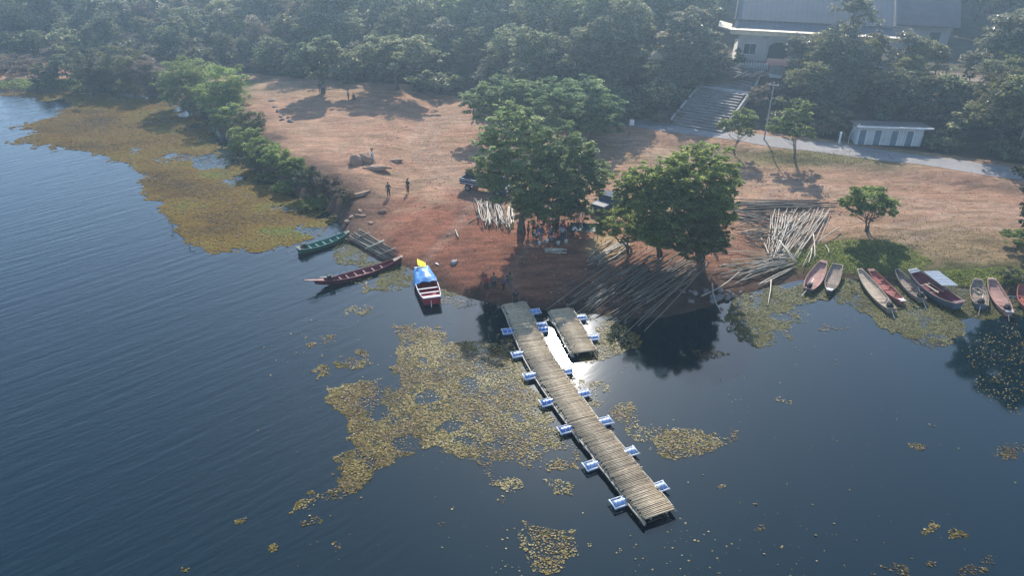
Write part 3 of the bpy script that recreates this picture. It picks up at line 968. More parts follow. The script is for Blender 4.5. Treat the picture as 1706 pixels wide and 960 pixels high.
pxtree('broad_tree', (886, 172), [(885, 82, 34, 30), (875, 108, 30, 22), (905, 112, 24, 20)],
       9000, .45, 'leaf_forest', 'bark', .3, 'rounded hazy tree at the forest edge above the flat topped pair', clump=.3)
pxtree('broad_tree', (1010, 178), [(1000, 66, 58, 32), (968, 104, 38, 28), (1042, 100, 38, 30), (1005, 120, 45, 22)],
       14000, .5, 'leaf_forest', 'bark', .34, 'very large hazy tree left of the white shrine', clump=.27)
pxtree('teak_tree', (1152, 117), [(1150, 48, 34, 34), (1178, 80, 26, 22), (1124, 78, 30, 26), (1150, 88, 34, 18)],
       7500, .55, 'leaf_teak', 'bark_pale', .22, 'big leaved tree on the plateau left of the hall corner', zfix=ZP, clump=.28)
# the tree past the right edge whose crown just enters the frame and mirrors in the water
bz = Vector((49.6, 60.0, tz1(49.6, 60.0)))
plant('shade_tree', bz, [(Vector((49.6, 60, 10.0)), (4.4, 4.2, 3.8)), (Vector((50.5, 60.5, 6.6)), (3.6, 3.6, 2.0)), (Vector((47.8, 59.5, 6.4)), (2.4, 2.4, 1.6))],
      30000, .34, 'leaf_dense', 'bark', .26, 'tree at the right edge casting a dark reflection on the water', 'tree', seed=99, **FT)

# ---- bushes on the left bank and elsewhere
BG = 'bushes along the left bank'
bushes = [
    ((72, 140), [(74, 122, 20, 13)], 2200, .36, 'leaf_forest', 'small open bush alone on the far left grass'),
    ((30, 118), [(20, 106, 46, 12)], 2600, .40, 'leaf_brown', 'low brown thicket at the far left edge'),
    ((112, 130), [(108, 100, 26, 20)], 2200, .40, 'leaf_forest', 'dark bush behind the small bush on the far left grass'),
    ((152, 146), [(146, 112, 34, 24), (165, 128, 28, 14)], 4600, .38, 'leaf_forest', 'left of three big bushes on the far bank'),
    ((204, 148), [(200, 102, 38, 20), (205, 124, 36, 18)], 5200, .38, 'leaf_olive', 'middle, tallest of three big bushes on the far bank'),
    ((250, 150), [(248, 116, 30, 20), (256, 132, 26, 15)], 4200, .38, 'leaf_brown', 'brownish right one of three big bushes on the far bank'),
    ((312, 174), [(308, 118, 42, 20), (300, 142, 36, 22)], 7000, .32, 'leaf_bright', 'large light green bush where the left bank turns'),
    ((368, 178), [(374, 134, 34, 24), (388, 156, 26, 20), (350, 158, 28, 18)], 7000, .32, 'leaf_green', 'large bush right of the light green one on the bank'),
    ((336, 188), [(332, 172, 28, 13)], 2200, .30, 'leaf_forest', 'dark low bush overhanging the floating weed'),
    ((374, 208), [(378, 188, 28, 18)], 3200, .30, 'leaf_green', 'green bush on the left bank below the two large ones'),
    ((412, 220), [(412, 196, 28, 22)], 3400, .30, 'leaf_olive', 'olive bush on the bank beside the dirt field edge'),
    ((402, 248), [(404, 226, 28, 20)], 3200, .28, 'leaf_green', 'bush leaning to the pale gap in the weed'),
    ((436, 264), [(436, 242, 26, 19)], 3000, .28, 'leaf_green', 'bush halfway down the left bank'),
    ((424, 284), [(424, 264, 22, 14)], 2200, .27, 'leaf_forest', 'dark bush at the waterline halfway down the bank'),
    ((462, 278), [(462, 256, 24, 17)], 2800, .27, 'leaf_green', 'bush with a bright top near the end of the green bank'),
    ((490, 292), [(488, 272, 22, 15)], 2400, .26, 'leaf_bright', 'last bright bush before the dark brush'),
    ((516, 312), [(514, 290, 26, 16)], 3000, .26, 'leaf_forest', 'dark rounded bush above the yellow green weed'),
    ((548, 318), [(546, 302, 22, 13)], 1800, .25, 'leaf_brown', 'dry twiggy bush on the eroded bank'),
    ((574, 330), [(572, 318, 18, 11)], 1200, .25, 'leaf_brown', 'small dry bush nearest the two standing people'),
    ((524, 346), [(522, 334, 26, 9)], 1800, .24, 'leaf_bright', 'bright grassy tussock at the waterline'),
    ((478, 318), [(474, 308, 22, 9)], 1500, .24, 'leaf_green', 'low green clump at the water below the dark bush'),
    ((446, 302), [(444, 290, 18, 9)], 1300, .24, 'leaf_bright', 'low leafy clump touching the floating weed'),
]
for bpx, lst, n, sz, lf, lab in bushes:
    hk = 1.0 if bpx[1] < 180 else .78
    lst = [(q[0], q[1] + q[3] * (1 - hk), q[2], q[3] * hk) for q in lst]
    lst = lst + [(q[0], q[1] + q[3] * .75, q[2] * .95, q[3] * .75, -.5) for q in lst]
    pxtree('shrub', bpx, lst, int(n * 2.2), sz * .8, lf, 'bark', .08, lab, BG, cat='shrub', forks=2, low=-.8, clump=.28, flat=.7)
pxtree('shrub', (1696, 412), [(1698, 398, 30, 11)], 3200, .25, 'leaf_bright', 'bark', .06, 'spreading bright green bush at the right frame edge', cat='shrub', forks=2, clump=.3)
pxtree('shrub', (1690, 470), [(1692, 460, 22, 8)], 1600, .22, 'leaf_forest', 'bark', .05, 'dark low shrub above the right hand boats', cat='shrub', forks=2, clump=.3)

# ---- shared kinds for the wood, the plateau and the slope
def proto(name, blobs, n, size, leaf, bark, r0, cat, seed, forks=1, **kw):
    o = plant(name, Vector((0, 0, 0)), [(Vector(c), r) for c, r in blobs], n, size, leaf, bark, r0, None, cat, None, seed=seed, forks=forks, **kw)
    o.location = (0, 0, -400)
    return o


def rb(h, r, k, seed):
    rr = random.Random(seed); L_ = []
    for i in range(k):
        a = rr.uniform(0, 6.28); q = rr.uniform(.2, .7) * r
        L_.append(((q * math.cos(a), q * math.sin(a), h * rr.uniform(.34, .84)), (r * rr.uniform(.5, .75), r * rr.uniform(.5, .75), h * rr.uniform(.15, .24))))
    L_.append(((0, 0, h * .82), (r * .6, r * .6, h * .17)))
    return L_


KINDS = [
    proto('forest_tree', rb(13, 4.6, 7, 1), 5200, .55, 'leaf_forest', 'bark', .22, 'tree', 11),
    proto('forest_tree', rb(15, 4.2, 8, 2), 5200, .55, 'leaf_forest', 'bark_pale', .24, 'tree', 12),
    proto('forest_tree', rb(11, 4.8, 7, 3), 4800, .55, 'leaf_olive', 'bark', .20, 'tree', 13),
    proto('forest_tree', rb(12, 3.8, 5, 4), 2400, .55, 'leaf_brown', 'bark_pale', .20, 'tree', 14, low=-.6),
    proto('forest_tree', rb(16, 5.0, 9, 5), 6000, .58, 'leaf_forest', 'bark', .26, 'tree', 15, flat=.45),
]
KINDS += [proto('forest_tree', rb(12, 4.0, 8, 6), 4600, .5, 'leaf_bright', 'bark', .2, 'tree', 16, upw=.6), proto('forest_tree', rb(13, 4.2, 7, 8), 3600, .62, 'leaf_teak', 'bark_pale', .2, 'tree', 17, flat=.75)]
KLAB = ['dense round forest tree in the hazy wood', 'tall pale trunked forest tree in the hazy wood', 'low olive green forest tree in the hazy wood',
        'thin brown half bare tree in the hazy wood', 'tallest layered forest tree in the hazy wood', 'light green forest tree in the hazy wood', 'big leaved grey green forest tree in the hazy wood']
TEAK = [proto('teak_tree', rb(10, 3.0, 6, 21), 2600, .52, 'leaf_teak', 'bark_pale', .16, 'tree', 21, clump=.3, flat=.7),
        proto('teak_tree', rb(11, 2.7, 6, 22), 2400, .52, 'leaf_teak', 'bark_pale', .16, 'tree', 22, clump=.3, flat=.7),
        proto('teak_tree', rb(9, 3.2, 5, 23), 2300, .48, 'leaf_olive', 'bark', .16, 'tree', 23, clump=.3, flat=.7)]
TLAB = ['broad big leaved tree on the plateau edge above the dark slope', 'narrow big leaved tree on the plateau edge above the dark slope', 'olive big leaved tree on the plateau edge above the dark slope']
SHR = [proto('shrub', [((0, 0, .9), (1.5, 1.4, .9)), ((.9, .3, .7), (1.0, 1.0, .7))], 900, .34, 'leaf_forest', 'bark', .06, 'shrub', 31, forks=2, low=-.7, clump=.35),
       proto('shrub', [((0, 0, 1.2), (1.3, 1.3, 1.2)), ((-.7, .2, .8), (1.1, 1.0, .8))], 1000, .36, 'leaf_forest', 'bark', .06, 'shrub', 32, forks=2, low=-.7, clump=.35),
       proto('shrub', [((0, 0, .7), (1.6, 1.5, .7))], 700, .30, 'leaf_brown', 'bark', .05, 'shrub', 33, forks=2, low=-.7, clump=.35)]
SLAB = ['dark spreading shrub on the shaded slope', 'dark upright shrub on the shaded slope', 'brown dry shrub on the shaded slope']
for k in KINDS + TEAK + SHR: k['category'] = 'tree' if 'tree' in k.name else 'shrub'
used = set()


def put(pro, p, sc, label, group, rz=None):
    if pro.name in used: o = copy_tree(pro)
    else: o = pro; used.add(pro.name)
    o.location = p; o.rotation_euler = (0, 0, random.uniform(0, 6.28) if rz is None else rz)
    o.scale = (sc, sc, sc * random.uniform(.9, 1.1))
    o['label'] = label; o['group'] = group
    return o


def infront(p, mx=40):
    x, y = project(p[0], p[1], p[2] + 6)
    return -mx < x < 1706 + mx


rr = random.Random(5)
FBA = [q for q in FB if q[0] > -850 and q[1] < 400]
AVOID = (hit(538, 156), hit(662, 150), hit(886, 172), hit(1010, 178))
cand = []
yy = 96.0
while yy < 262:
    sp = 6.0 + (yy - 96) * .018
    xx = -190.0
    while xx < 190:
        p = (xx + rr.uniform(-.4, .4) * sp, yy + rr.uniform(-.4, .4) * sp)
        xx += sp
        u, n = un(p[0], p[1]); u = float(u); n = float(n)
        if not inside(FB, np.array([p[0]]), np.array([p[1]]))[0] and not (n > 60 and u > -10): continue
        if n > 3 and n < 24 and u > -13 and u < 12 and not (u < -4 and n > 10): continue
        if n > 18 and n < 58 and u > 10 and p[0] > 28: continue
        if any((p[0] - q.x) ** 2 + (p[1] - q.y) ** 2 < 20 for q in AVOID): continue
        z = tz1(*p); fbd = float(segdist(FBA, np.array([p[0]]), np.array([p[1]]))[0])
        q = project(p[0], p[1], z + 2)
        if q[1] > 0 - 60 and infront((p[0], p[1], z)) and p[1] * CT > 0:
            if q[1] < -40: continue
            cand.append((p[0] ** 2 + p[1] ** 2, p[0], p[1], z, fbd))
    yy += sp * .92
cand.sort()
NEAR = 285
merge = []
for i, (d2, x, y, z, fbd) in enumerate(cand):
    k = rr.choices(range(7), [4, 3, 3, 2, 3, 1.5, 2.2])[0]
    sc = rr.uniform(.72, 1.12) * (.66 if x < -50 else 1) * (.55 if fbd < 6 and x < 22 else .75 if fbd < 13 and x < 22 else 1)
    if i < NEAR:
        put(KINDS[k], (x, y, z), sc, KLAB[k], 'trees of the hazy wood behind the field')
    else:
        merge.append((k, x, y, z, sc, rr.uniform(0, 6.28)))
print('forest', len(cand))
if merge:
    VV, QQ, TT = [], [], []; o_ = 0
    for k, x, y, z, sc, a in merge:
        m_ = [c for c in KINDS[k].children if c.name.startswith('crown')][0].data
        v = np.empty(len(m_.vertices) * 3, np.float32); m_.vertices.foreach_get('co', v); v = v.reshape(-1, 3)[:10000]
        t = np.empty(len(m_.polygons), np.float32); m_.attributes['tint'].data.foreach_get('value', t)
        ca_, sa = math.cos(a) * sc, math.sin(a) * sc
        VV.append(np.stack([v[:, 0] * ca_ - v[:, 1] * sa + x, v[:, 0] * sa + v[:, 1] * ca_ + y, v[:, 2] * sc + z], 1))
        QQ.append(np.arange(len(v)).reshape(-1, 4) + o_); TT.append(t[:len(v) // 4]); o_ += len(v)
    tag(link('far_wood', np_mesh('far_wood', np.concatenate(VV), np.concatenate(QQ), np.concatenate(TT)), M['leaf_forest']), 'far hazy wood closing the view at the top of the photo', 'wood', kind='stuff')

# plateau trees
n_t = 0
for row, (n0, us) in enumerate(((20.5, (17.5, 19.5, 22, 24.5, 27.0, 29.5, 32, 34.5, 37.5, 41.0, 44, 47, 50, 53, 56, 59, 62, 66, 70)), (25, (46, 50, 54, 58, 62, 66, 70)), (31, (52, 57, 62, 66, 70, 74)), (38, (49, 54, 59, 64, 69, 74, 79)), (48, (54, 60, 66, 72, 78)))):
    for u in us:
        sc = rr.uniform(.56, .76) if row == 0 and u < 43 else rr.uniform(.75, 1.05)
        if row == 0 and u == 24.5: sc = 1.02
        p = frame(u + rr.uniform(-.8, .8), n0 + rr.uniform(-1.2, 1.2))
        k = rr.randrange(3)
        put(TEAK[k], p, sc, TLAB[k], 'big leaved trees on the plateau edge')
for x, y in ((29, 128), (31, 136), (27, 140), (33, 145), (30, 152), (36, 150), (24, 131), (35, 160), (28, 162)):
    k = rr.randrange(7); put(KINDS[k], (x, y, tz1(x, y)), rr.uniform(.8, 1.0), KLAB[k], 'trees of the hazy wood behind the field')
for u, n, sc in ((44.5, 23, .95), (47.5, 22, 1.05), (50.5, 23.5, 1.0), (46, 27, 1.0)):
    k = rr.randrange(3); put(TEAK[k], frame(u, n), sc, TLAB[k], 'big leaved trees on the plateau edge')
# undergrowth along the edge of the wood
for i in range(64):
    f = i / 63 * (len(FB) - 5); j = int(f); f -= j
    p = Vector((FB[j + 1][0] + (FB[j + 2][0] - FB[j + 1][0]) * f + rr.uniform(-2, 2), FB[j + 1][1] + (FB[j + 2][1] - FB[j + 1][1]) * f + rr.uniform(0, 7), 0))
    if p.x < -150: p.x = rr.uniform(-125, -60)
    p.z = tz1(p.x, p.y)
    if not infront(p, 10): continue
    k = rr.choices((0, 1, 2), (4, 4, 2))[0]
    put(SHR[k], p, rr.uniform(1.2, 2.4), ['dark spreading shrub of the undergrowth at the wood edge', 'dark upright shrub of the undergrowth at the wood edge', 'brown dry shrub of the undergrowth at the wood edge'][k], 'undergrowth at the wood edge')
for i in range(70):
    x = rr.uniform(-130, 10); y = rr.uniform(150, 185)
    if not inside(FB, np.array([x]), np.array([y]))[0]: continue
    p = Vector((x, y, tz1(x, y)))
    if not infront(p, 10): continue
    k = rr.choices((0, 1, 2), (4, 4, 1))[0]
    put(SHR[k], p, rr.uniform(1.6, 2.8), ['dark spreading shrub deep under the hazy forest trees', 'dark upright shrub deep under the hazy forest trees', 'brown dry shrub deep under the hazy forest trees'][k], 'undergrowth inside the wood')
# slope shrubs
for i in range(135):
    left = i < 34
    u = rr.uniform(-13, 4) if left else rr.uniform(17, 70)
    n = rr.uniform(5.5, 19.5)
    p = frame(u, n)
    px_, py_ = project(*p)
    if not left and 1405 < px_ < 1550 and py_ > 205: continue
    if left:
        v = Vector((p.x - A0.x, p.y - A0.y, 0)); s1 = v.dot(SX)
        if abs(s1) < 5.6: continue
    k = rr.choices((0, 1, 2), (4, 4, 1.3))[0]
    put(SHR[k], p, rr.uniform(.9, 1.9), SLAB[k], 'shrubs on the shaded slope')
for i in range(34):
    u = rr.uniform(18, 36) if i < 8 else rr.uniform(37, 82)
    p = frame(u, rr.uniform(12, 18) if u < 37 else rr.uniform(6, 17))
    k = rr.choice((0, 2))
    put(KINDS[k], p, rr.uniform(.42, .58) if u < 37 else rr.uniform(.55, .82), ['small dense tree growing on the shaded slope', '', 'small olive tree growing on the shaded slope'][k], 'small trees on the shaded slope')
for i, (px_, py_) in enumerate(((1118, 190), (1137, 172), (1128, 200), (1100, 205))):
    put(SHR[2], hit(px_, py_), 1.0, 'dry brown shrub at the left foot of the staircase', 'dry shrubs beside the stairs')
for px_, py_ in ((1268, 160), (1255, 176), (1290, 156), (1312, 150)):
    put(SHR[2], hit(px_, py_), 1.1, 'dry brown shrub at the right flank of the staircase', 'dry shrubs right of the stairs')
for k in KINDS + TEAK + SHR:
    if k.name not in used:
        for c in list(k.children): bpy.data.objects.remove(c)
        bpy.data.objects.remove(k)


# ---- grass blades on the right bank, along the road and on the far left strip
def grass(name, fn, n, h, leaf, label, seed):
    rng = np.random.default_rng(seed)
    xs, ys = fn(rng, n)
    z = tz(xs, ys); ok = z > .05
    xs, ys, z = xs[ok], ys[ok], z[ok]; n = len(xs)
    a = rng.uniform(0, 6.28, n); hh = h * rng.uniform(.5, 1.4, n); wd = .05 + hh * .12
    dx, dy = np.cos(a) * wd, np.sin(a) * wd
    lx, ly = rng.normal(0, .4, n) * hh, rng.normal(0, .4, n) * hh
    p = np.stack([xs, ys, z - .02], 1); e = np.stack([dx, dy, 0 * dx], 1); t = np.stack([lx, ly, hh], 1)
    V = np.stack([p - e, p + e, p + t + e * .2, p + t - e * .2], 1).reshape(-1, 3)
    o = link(name, np_mesh(name, V, np.arange(4 * n).reshape(n, 4), np.clip(rng.normal(.5, .22, n), 0, 1)), M[leaf])
    tag(o, label, 'grass', kind='stuff')


def pxregion(cx, cy, rx, ry):
    p = [hit(cx + sx * rx, cy + sy * ry) for sx in (-1, 1) for sy in (-1, 1)]
    x0, x1 = min(q.x for q in p), max(q.x for q in p); y0, y1 = min(q.y for q in p), max(q.y for q in p)

    def f(rng, n):
        x = rng.uniform(x0, x1, n * 3); y = rng.uniform(y0, y1, n * 3)
        zz = tz(x, y); a, b = project(x, y, zz)
        q = ((a - cx) / rx) ** 2 + ((b - cy) / ry) ** 2 + (fbm(x * .5, y * .5, 41) - .5) * 1.4
        k = q < .9
        return x[k][:n], y[k][:n]
    return f


grass('grass', pxregion(1425, 432, 120, 30), 9000, .10, 'leaf_bright', 'green grass on the bank above the beached boats', 1)
grass('dry_grass', pxregion(1580, 425, 170, 46), 3000, .07, 'leaf_brown', 'dry tan grass on the right bank', 2)
grass('grass', pxregion(1350, 260, 130, 13), 2500, .09, 'leaf_olive', 'olive grass verge along the road', 3)
grass('grass', pxregion(150, 142, 220, 10), 4000, .2, 'leaf_bright', 'green grass strip on the far left bank', 4)
grass('dry_tufts', lambda rng, n: (rng.uniform(-22, 75, n), rng.uniform(60, 105, n)), 6000, .09, 'leaf_brown', 'scattered dry grass tufts over the dirt field', 6)
grass('grass', pxregion(1640, 462, 90, 16), 4000, .10, 'leaf_green', 'green grass above the right hand boats', 5)

# ================================================================== FLOATING PLANTS
DENSE = [  # (polygon in photo pixels at the water surface, density 0..1, kind)
    ([(0, 150), (0, 158), (60, 164), (127, 167), (110, 183), (85, 195), (40, 207), (15, 213), (60, 218), (10, 243), (50, 240), (100, 247), (165, 255), (178, 268), (215, 270), (222, 283),
      (240, 288), (243, 320), (245, 335), (278, 337), (266, 355), (290, 370), (300, 392), (330, 410), (350, 420), (400, 415), (430, 418), (480, 408), (520, 398), (548, 375), (562, 362),
      (540, 350), (500, 335), (470, 318), (440, 300), (400, 272), (372, 236), (336, 200), (262, 166), (150, 156)], 1.0, 'mat'),
    ([(665, 548), (735, 545), (745, 570), (760, 568), (830, 572), (850, 562), (862, 590), (885, 640), (905, 690), (930, 720), (962, 752), (950, 790), (915, 785), (880, 780), (872, 815),
      (845, 824), (815, 812), (795, 780), (770, 765), (730, 745), (690, 745), (675, 765), (650, 770), (640, 790), (600, 818), (565, 835), (520, 850), (490, 856), (500, 840), (545, 822),
      (560, 790), (558, 765), (590, 750), (575, 720), (560, 690), (540, 665), (548, 645), (600, 635), (660, 632), (657, 600), (680, 575), (662, 560)], .92, 'pads'),
    ([(985, 528), (1020, 542), (1066, 556), (1075, 578), (1020, 595), (988, 602), (960, 588), (1000, 575)], .85, 'pads'),
    ([(950, 625), (1012, 636), (1008, 650), (960, 662), (985, 680), (1000, 665)], .6, 'pads'),
    ([(1005, 676), (1055, 672), (1062, 700), (1030, 706)], .8, 'pads'),
    ([(1040, 705), (1105, 715), (1100, 740), (1055, 730)], .45, 'pads'),
    ([(1095, 727), (1130, 712), (1180, 725), (1232, 718), (1200, 745), (1165, 755), (1130, 768), (1092, 752)], .85, 'pads'),
    ([(870, 865), (900, 880), (955, 890), (960, 925), (930, 955), (890, 955), (875, 920), (860, 890)], .75, 'pads'),
    ([(905, 800), (950, 805), (960, 825), (925, 828)], .5, 'pads'),
    ([(1230, 492), (1330, 472), (1346, 500), (1330, 530), (1308, 575), (1260, 580), (1215, 555), (1192, 530), (1215, 510)], .85, 'green'),
    ([(1320, 475), (1400, 462), (1500, 472), (1620, 480), (1706, 492), (1706, 525), (1660, 535), (1625, 535), (1602, 535), (1590, 575), (1540, 572), (1490, 555), (1465, 548), (1440, 520), (1395, 500), (1350, 508)], .93, 'green'),
    ([(1600, 560), (1706, 540), (1706, 690), (1640, 660), (1605, 600)], .05, 'pads'),
    ([(575, 395), (610, 425), (648, 442), (690, 450), (715, 468), (742, 488), (700, 484), (690, 470), (650, 458), (600, 446), (555, 432), (545, 412)], .75, 'green'),
    ([(640, 455), (700, 455), (695, 482), (625, 484)], .6, 'green'),
    ([(735, 488), (800, 505), (770, 512), (735, 505)], .25, 'pads'),
    ([(735, 480), (760, 492), (740, 500)], .7, 'green'),
]
HOLES = [(712, 668, 22, 12), (781, 637, 14, 8), (755, 712, 28, 9), (785, 735, 18, 9), (676, 738, 28, 11), (613, 676, 12, 7), (890, 750, 10, 12), (825, 745, 14, 8), (704, 600, 12, 6), (634, 612, 24, 20), (868, 700, 8, 6),
         (352, 270, 34, 12), (330, 190, 36, 7), (362, 232, 22, 10), (300, 262, 28, 4), (270, 203, 30, 2.5), (395, 300, 26, 5), (320, 212, 20, 4), (380, 250, 22, 8), (435, 305, 18, 5),
         (520, 382, 34, 8), (538, 362, 16, 7), (470, 345, 22, 3), (505, 352, 14, 3), (225, 250, 10, 2), (275, 265, 10, 4)]
ISL = [(590, 607, 24, 11), (536, 595, 10, 8), (541, 621, 13, 9), (552, 566, 16, 9), (515, 573, 11, 4), (598, 515, 20, 8), (600, 585, 10, 4), (605, 469, 12, 5), (1180, 592, 30, 8), (1392, 730, 8, 7), (1682, 750, 32, 14),
       (1500, 952, 18, 14), (1553, 876, 9, 8), (1595, 892, 12, 9), (1552, 945, 15, 10), (1610, 957, 28, 8), (1302, 670, 11, 5), (1522, 740, 14, 6), (1250, 842, 8, 5), (1258, 880, 7, 7), (1560, 570, 34, 10), (1290, 545, 30, 8),
       (400, 865, 10, 6), (560, 912, 13, 8), (520, 870, 16, 13), (455, 912, 9, 6), (735, 875, 6, 4), (610, 590, 8, 4), (1045, 615, 6, 7), (1640, 935, 8, 5), (755, 845, 6, 4), (980, 912, 6, 5), (1035, 918, 7, 6), (620, 480, 14, 5),
       (1390, 545, 30, 4), (1290, 572, 20, 6), (830, 838, 8, 6), (300, 955, 6, 4), (1205, 810, 9, 4)]
rngp = np.random.default_rng(12)


def masks(X, Y):
    px, py = project(X, Y, 0 * X)
    wob_ = (fbm(X * .55, Y * .55, 51, 3) - .5); wx = px + wob_ * 34 + (vn(X * 2.1, Y * 2.1, 53) - .5) * 16; wy = py + (fbm(X * .55 + 90, Y * .55, 57, 3) - .5) * 18 + (vn(X * 2.1, Y * 2.1, 54) - .5) * 8
    den = np.zeros(len(X)); kind = np.zeros(len(X), int)
    for poly, dn, kd in DENSE:
        k = inside(poly, wx, wy)
        up = k & (dn > den)
        den[up] = dn; kind[up] = {'mat': 1, 'pads': 0, 'green': 2}[kd]
    hole = np.zeros(len(X), bool)
    for cx, cy, rx, ry in HOLES:
        hole |= ((wx - cx) / rx) ** 2 + ((wy - cy) / ry) ** 2 + wob_ * 1.5 < 1
    den[hole] *= .10
    for cx, cy, rx, ry in ISL:
        q = ((wx - cx) / rx) ** 2 + ((wy - cy) / ry) ** 2 + (fbm(X * 1.5, Y * 1.5, 61, 2) - .5) * 2.2
        k = q < 1
        den[k] = np.maximum(den[k], .62)
    gap = fbm(X * .32, Y * .32, 71, 4)
    loose = (kind != 1) & (den > .3)
    den = np.where(loose, den * ss(.24, .43, gap) * (.45 + .55 * ss(.28, .55, fbm(X * 1.1, Y * 1.1, 73, 2))) * (1 - .15 * ss(700, 800, px) * (kind == 0)), den)
    # scattered single leaves on the open water round the patches
    sp = ss(.50, .72, fbm(X * .18, Y * .18, 81, 3)) * ((py > 520) & (px > 430)) * .009 + ((py > 500) & (px > 420)) * .0006
    return px, py, np.maximum(den, sp), kind


def pads(X, Y, r, tint, name, mat, label, tilt=.12, z0=.012, dz=.04):
    n = len(X); k = 6
    a = rngp.uniform(0, 6.28, n)[:, None] + np.arange(k)[None] * (2 * math.pi / k)
    rad = r[:, None] * rngp.uniform(.78, 1.12, (n, k))
    ox, oy = np.cos(a) * rad, np.sin(a) * rad * rngp.uniform(.6, 1.0, n)[:, None]
    tx, ty = rngp.normal(0, tilt, n)[:, None], rngp.normal(0, tilt, n)[:, None]
    oz = ox * tx + oy * ty
    oz -= oz.min(1)[:, None]
    zz = z0 + rngp.uniform(0, dz, n)[:, None] + oz
    V = np.stack([X[:, None] + ox, Y[:, None] + oy, zz], -1).reshape(-1, 3)
    o = link(name, np_mesh(name, V, np.arange(k * n).reshape(n, k), tint), mat)
    return tag(o, label, 'water plants', kind='stuff')


def sample(x0, x1, y0, y1, per):
    n = int((x1 - x0) * (y1 - y0) * per)
    X = rngp.uniform(x0, x1, n); Y = rngp.uniform(y0, y1, n)
    px, py, den, kind = masks(X, Y)
    k = (rngp.random(n) < den) & (px > -60) & (px < 1766) & (py < 1010) & (sdist(X, Y) < .6)
    return X[k], Y[k], px[k], py[k], kind[k], den[k]


# near and middle water: separate leaves
X, Y, px, py, kind, den = sample(-30, 52, 24, 76, 250)
k = kind != 1
X, Y, px, py, kind, den = (q[k] for q in (X, Y, px, py, kind, den))
tone = fbm(X * .45, Y * .45, 91, 3)
tint = np.clip(.05 + (tone - .3) * 1.5 + rngp.normal(0, .27, len(X)) + (kind == 2) * .1 + .28 * ss(690, 820, px) * ss(1100, 1040, px) * (kind == 0), 0, 1)
solo = den < .1
g = (kind == 2)
pads(X[~g], Y[~g], .022 + .058 * rngp.random((~g).sum()) ** 2, np.where(solo[~g], np.clip(tint[~g] + .25, 0, 1), tint[~g]), 'floating_leaves', M['pads'], 'yellow brown floating leaves scattered around the jetty')
M['pads_green'] = padmat('pads_green', [(0, (.04, .035, .008)), (.4, (.095, .085, .018)), (.75, (.115, .12, .024)), (1, (.18, .15, .06))], .6, .25)
pads(X[g], Y[g], rngp.uniform(.025, .06, g.sum()), tint[g], 'floating_weed', M['pads_green'], 'olive green floating weed around the beached boats', tilt=.22, dz=.07)
# the big mat on the left: a knitted sheet with leaves standing on it
X, Y, px, py, kind, den = sample(-92, -8, 60, 132, 48)
k = kind == 1
X, Y, px, py, den = X[k], Y[k], px[k], py[k], den[k]
tone = fbm(X * .16, Y * .3, 95, 4)
tint = np.clip(.35 + (tone - .5) * 1.6 + rngp.normal(0, .16, len(X)) + ss(330, 395, py) * .22 * (px > 300) + .2 * ss(-12, -3, sdist(X, Y)), 0, 1)
M['pads_mat'] = padmat('pads_mat', [(0, (.055, .032, .010)), (.4, (.165, .094, .013)), (.7, (.19, .118, .017)), (1, (.13, .15, .024))], .8, .12)
pads(X, Y, rngp.uniform(.06, .13, len(X)), tint, 'weed_mat', M['pads_mat'], 'broad brown and olive weed mat floating along the left bank', tilt=.14, z0=.015, dz=.04)
M['mat_green'] = simple('mat_green', (.075, .068, .014), (.055, .055, .012), .85, 1.1, .3, dirt=(.09, .075, .02), spec=.1)
for x0, x1, y0, y1, cs, kd, nm_, mt_, lab, keep in ((-92, -8, 60, 132, .45, 1, 'weed_sheet', 'mat_sheet', 'matted brown weed layer under the floating leaves at left', 1.0),
                                                    (-22, 54, 46, 76, .28, 2, 'green_weed_sheet', 'mat_green', 'matted olive weed layer under the leaves around the beached boats', .80),
                                                    (-30, 40, 26, 60, .16, 0, 'olive_weed_sheet', 'mat_green', 'matted olive brown weed under the leaves around the jetty', .62)):
    cx, cy_ = np.meshgrid(np.arange(x0, x1, cs), np.arange(y0, y1, cs)); cx = cx.ravel(); cy_ = cy_.ravel()
    _, _, dn_, kd_ = masks(cx, cy_)
    px_, py_ = project(cx, cy_, 0 * cx)
    ok = (kd_ == kd) & ((kd != 0) | (rngp.random(len(cx)) > .75 * ss(690, 820, px_))) & (dn_ > (.5 if kd == 1 else .42)) & (cy_ > 0) & (sdist(cx, cy_) < .8) & (rngp.random(len(cx)) < keep)
    cx, cy_ = cx[ok], cy_[ok]; n = len(cx); h_ = cs / 2 + .002
    jj = rngp.uniform(-.34, .34, (n, 4, 2)) * cs
    V = np.stack([np.stack([cx + sx * h_, cy_ + sy * h_, np.full(n, .010)], 1) for sx, sy in ((-1, -1), (1, -1), (1, 1), (-1, 1))], 1)
    V[:, :, :2] += jj; V[:, :, 2] += rngp.uniform(0, .008, (n, 1))
    tag(link(nm_, np_mesh(nm_, V.reshape(-1, 3), np.arange(4 * n).reshape(n, 4)), M[mt_]), lab, 'water plants', kind='stuff')

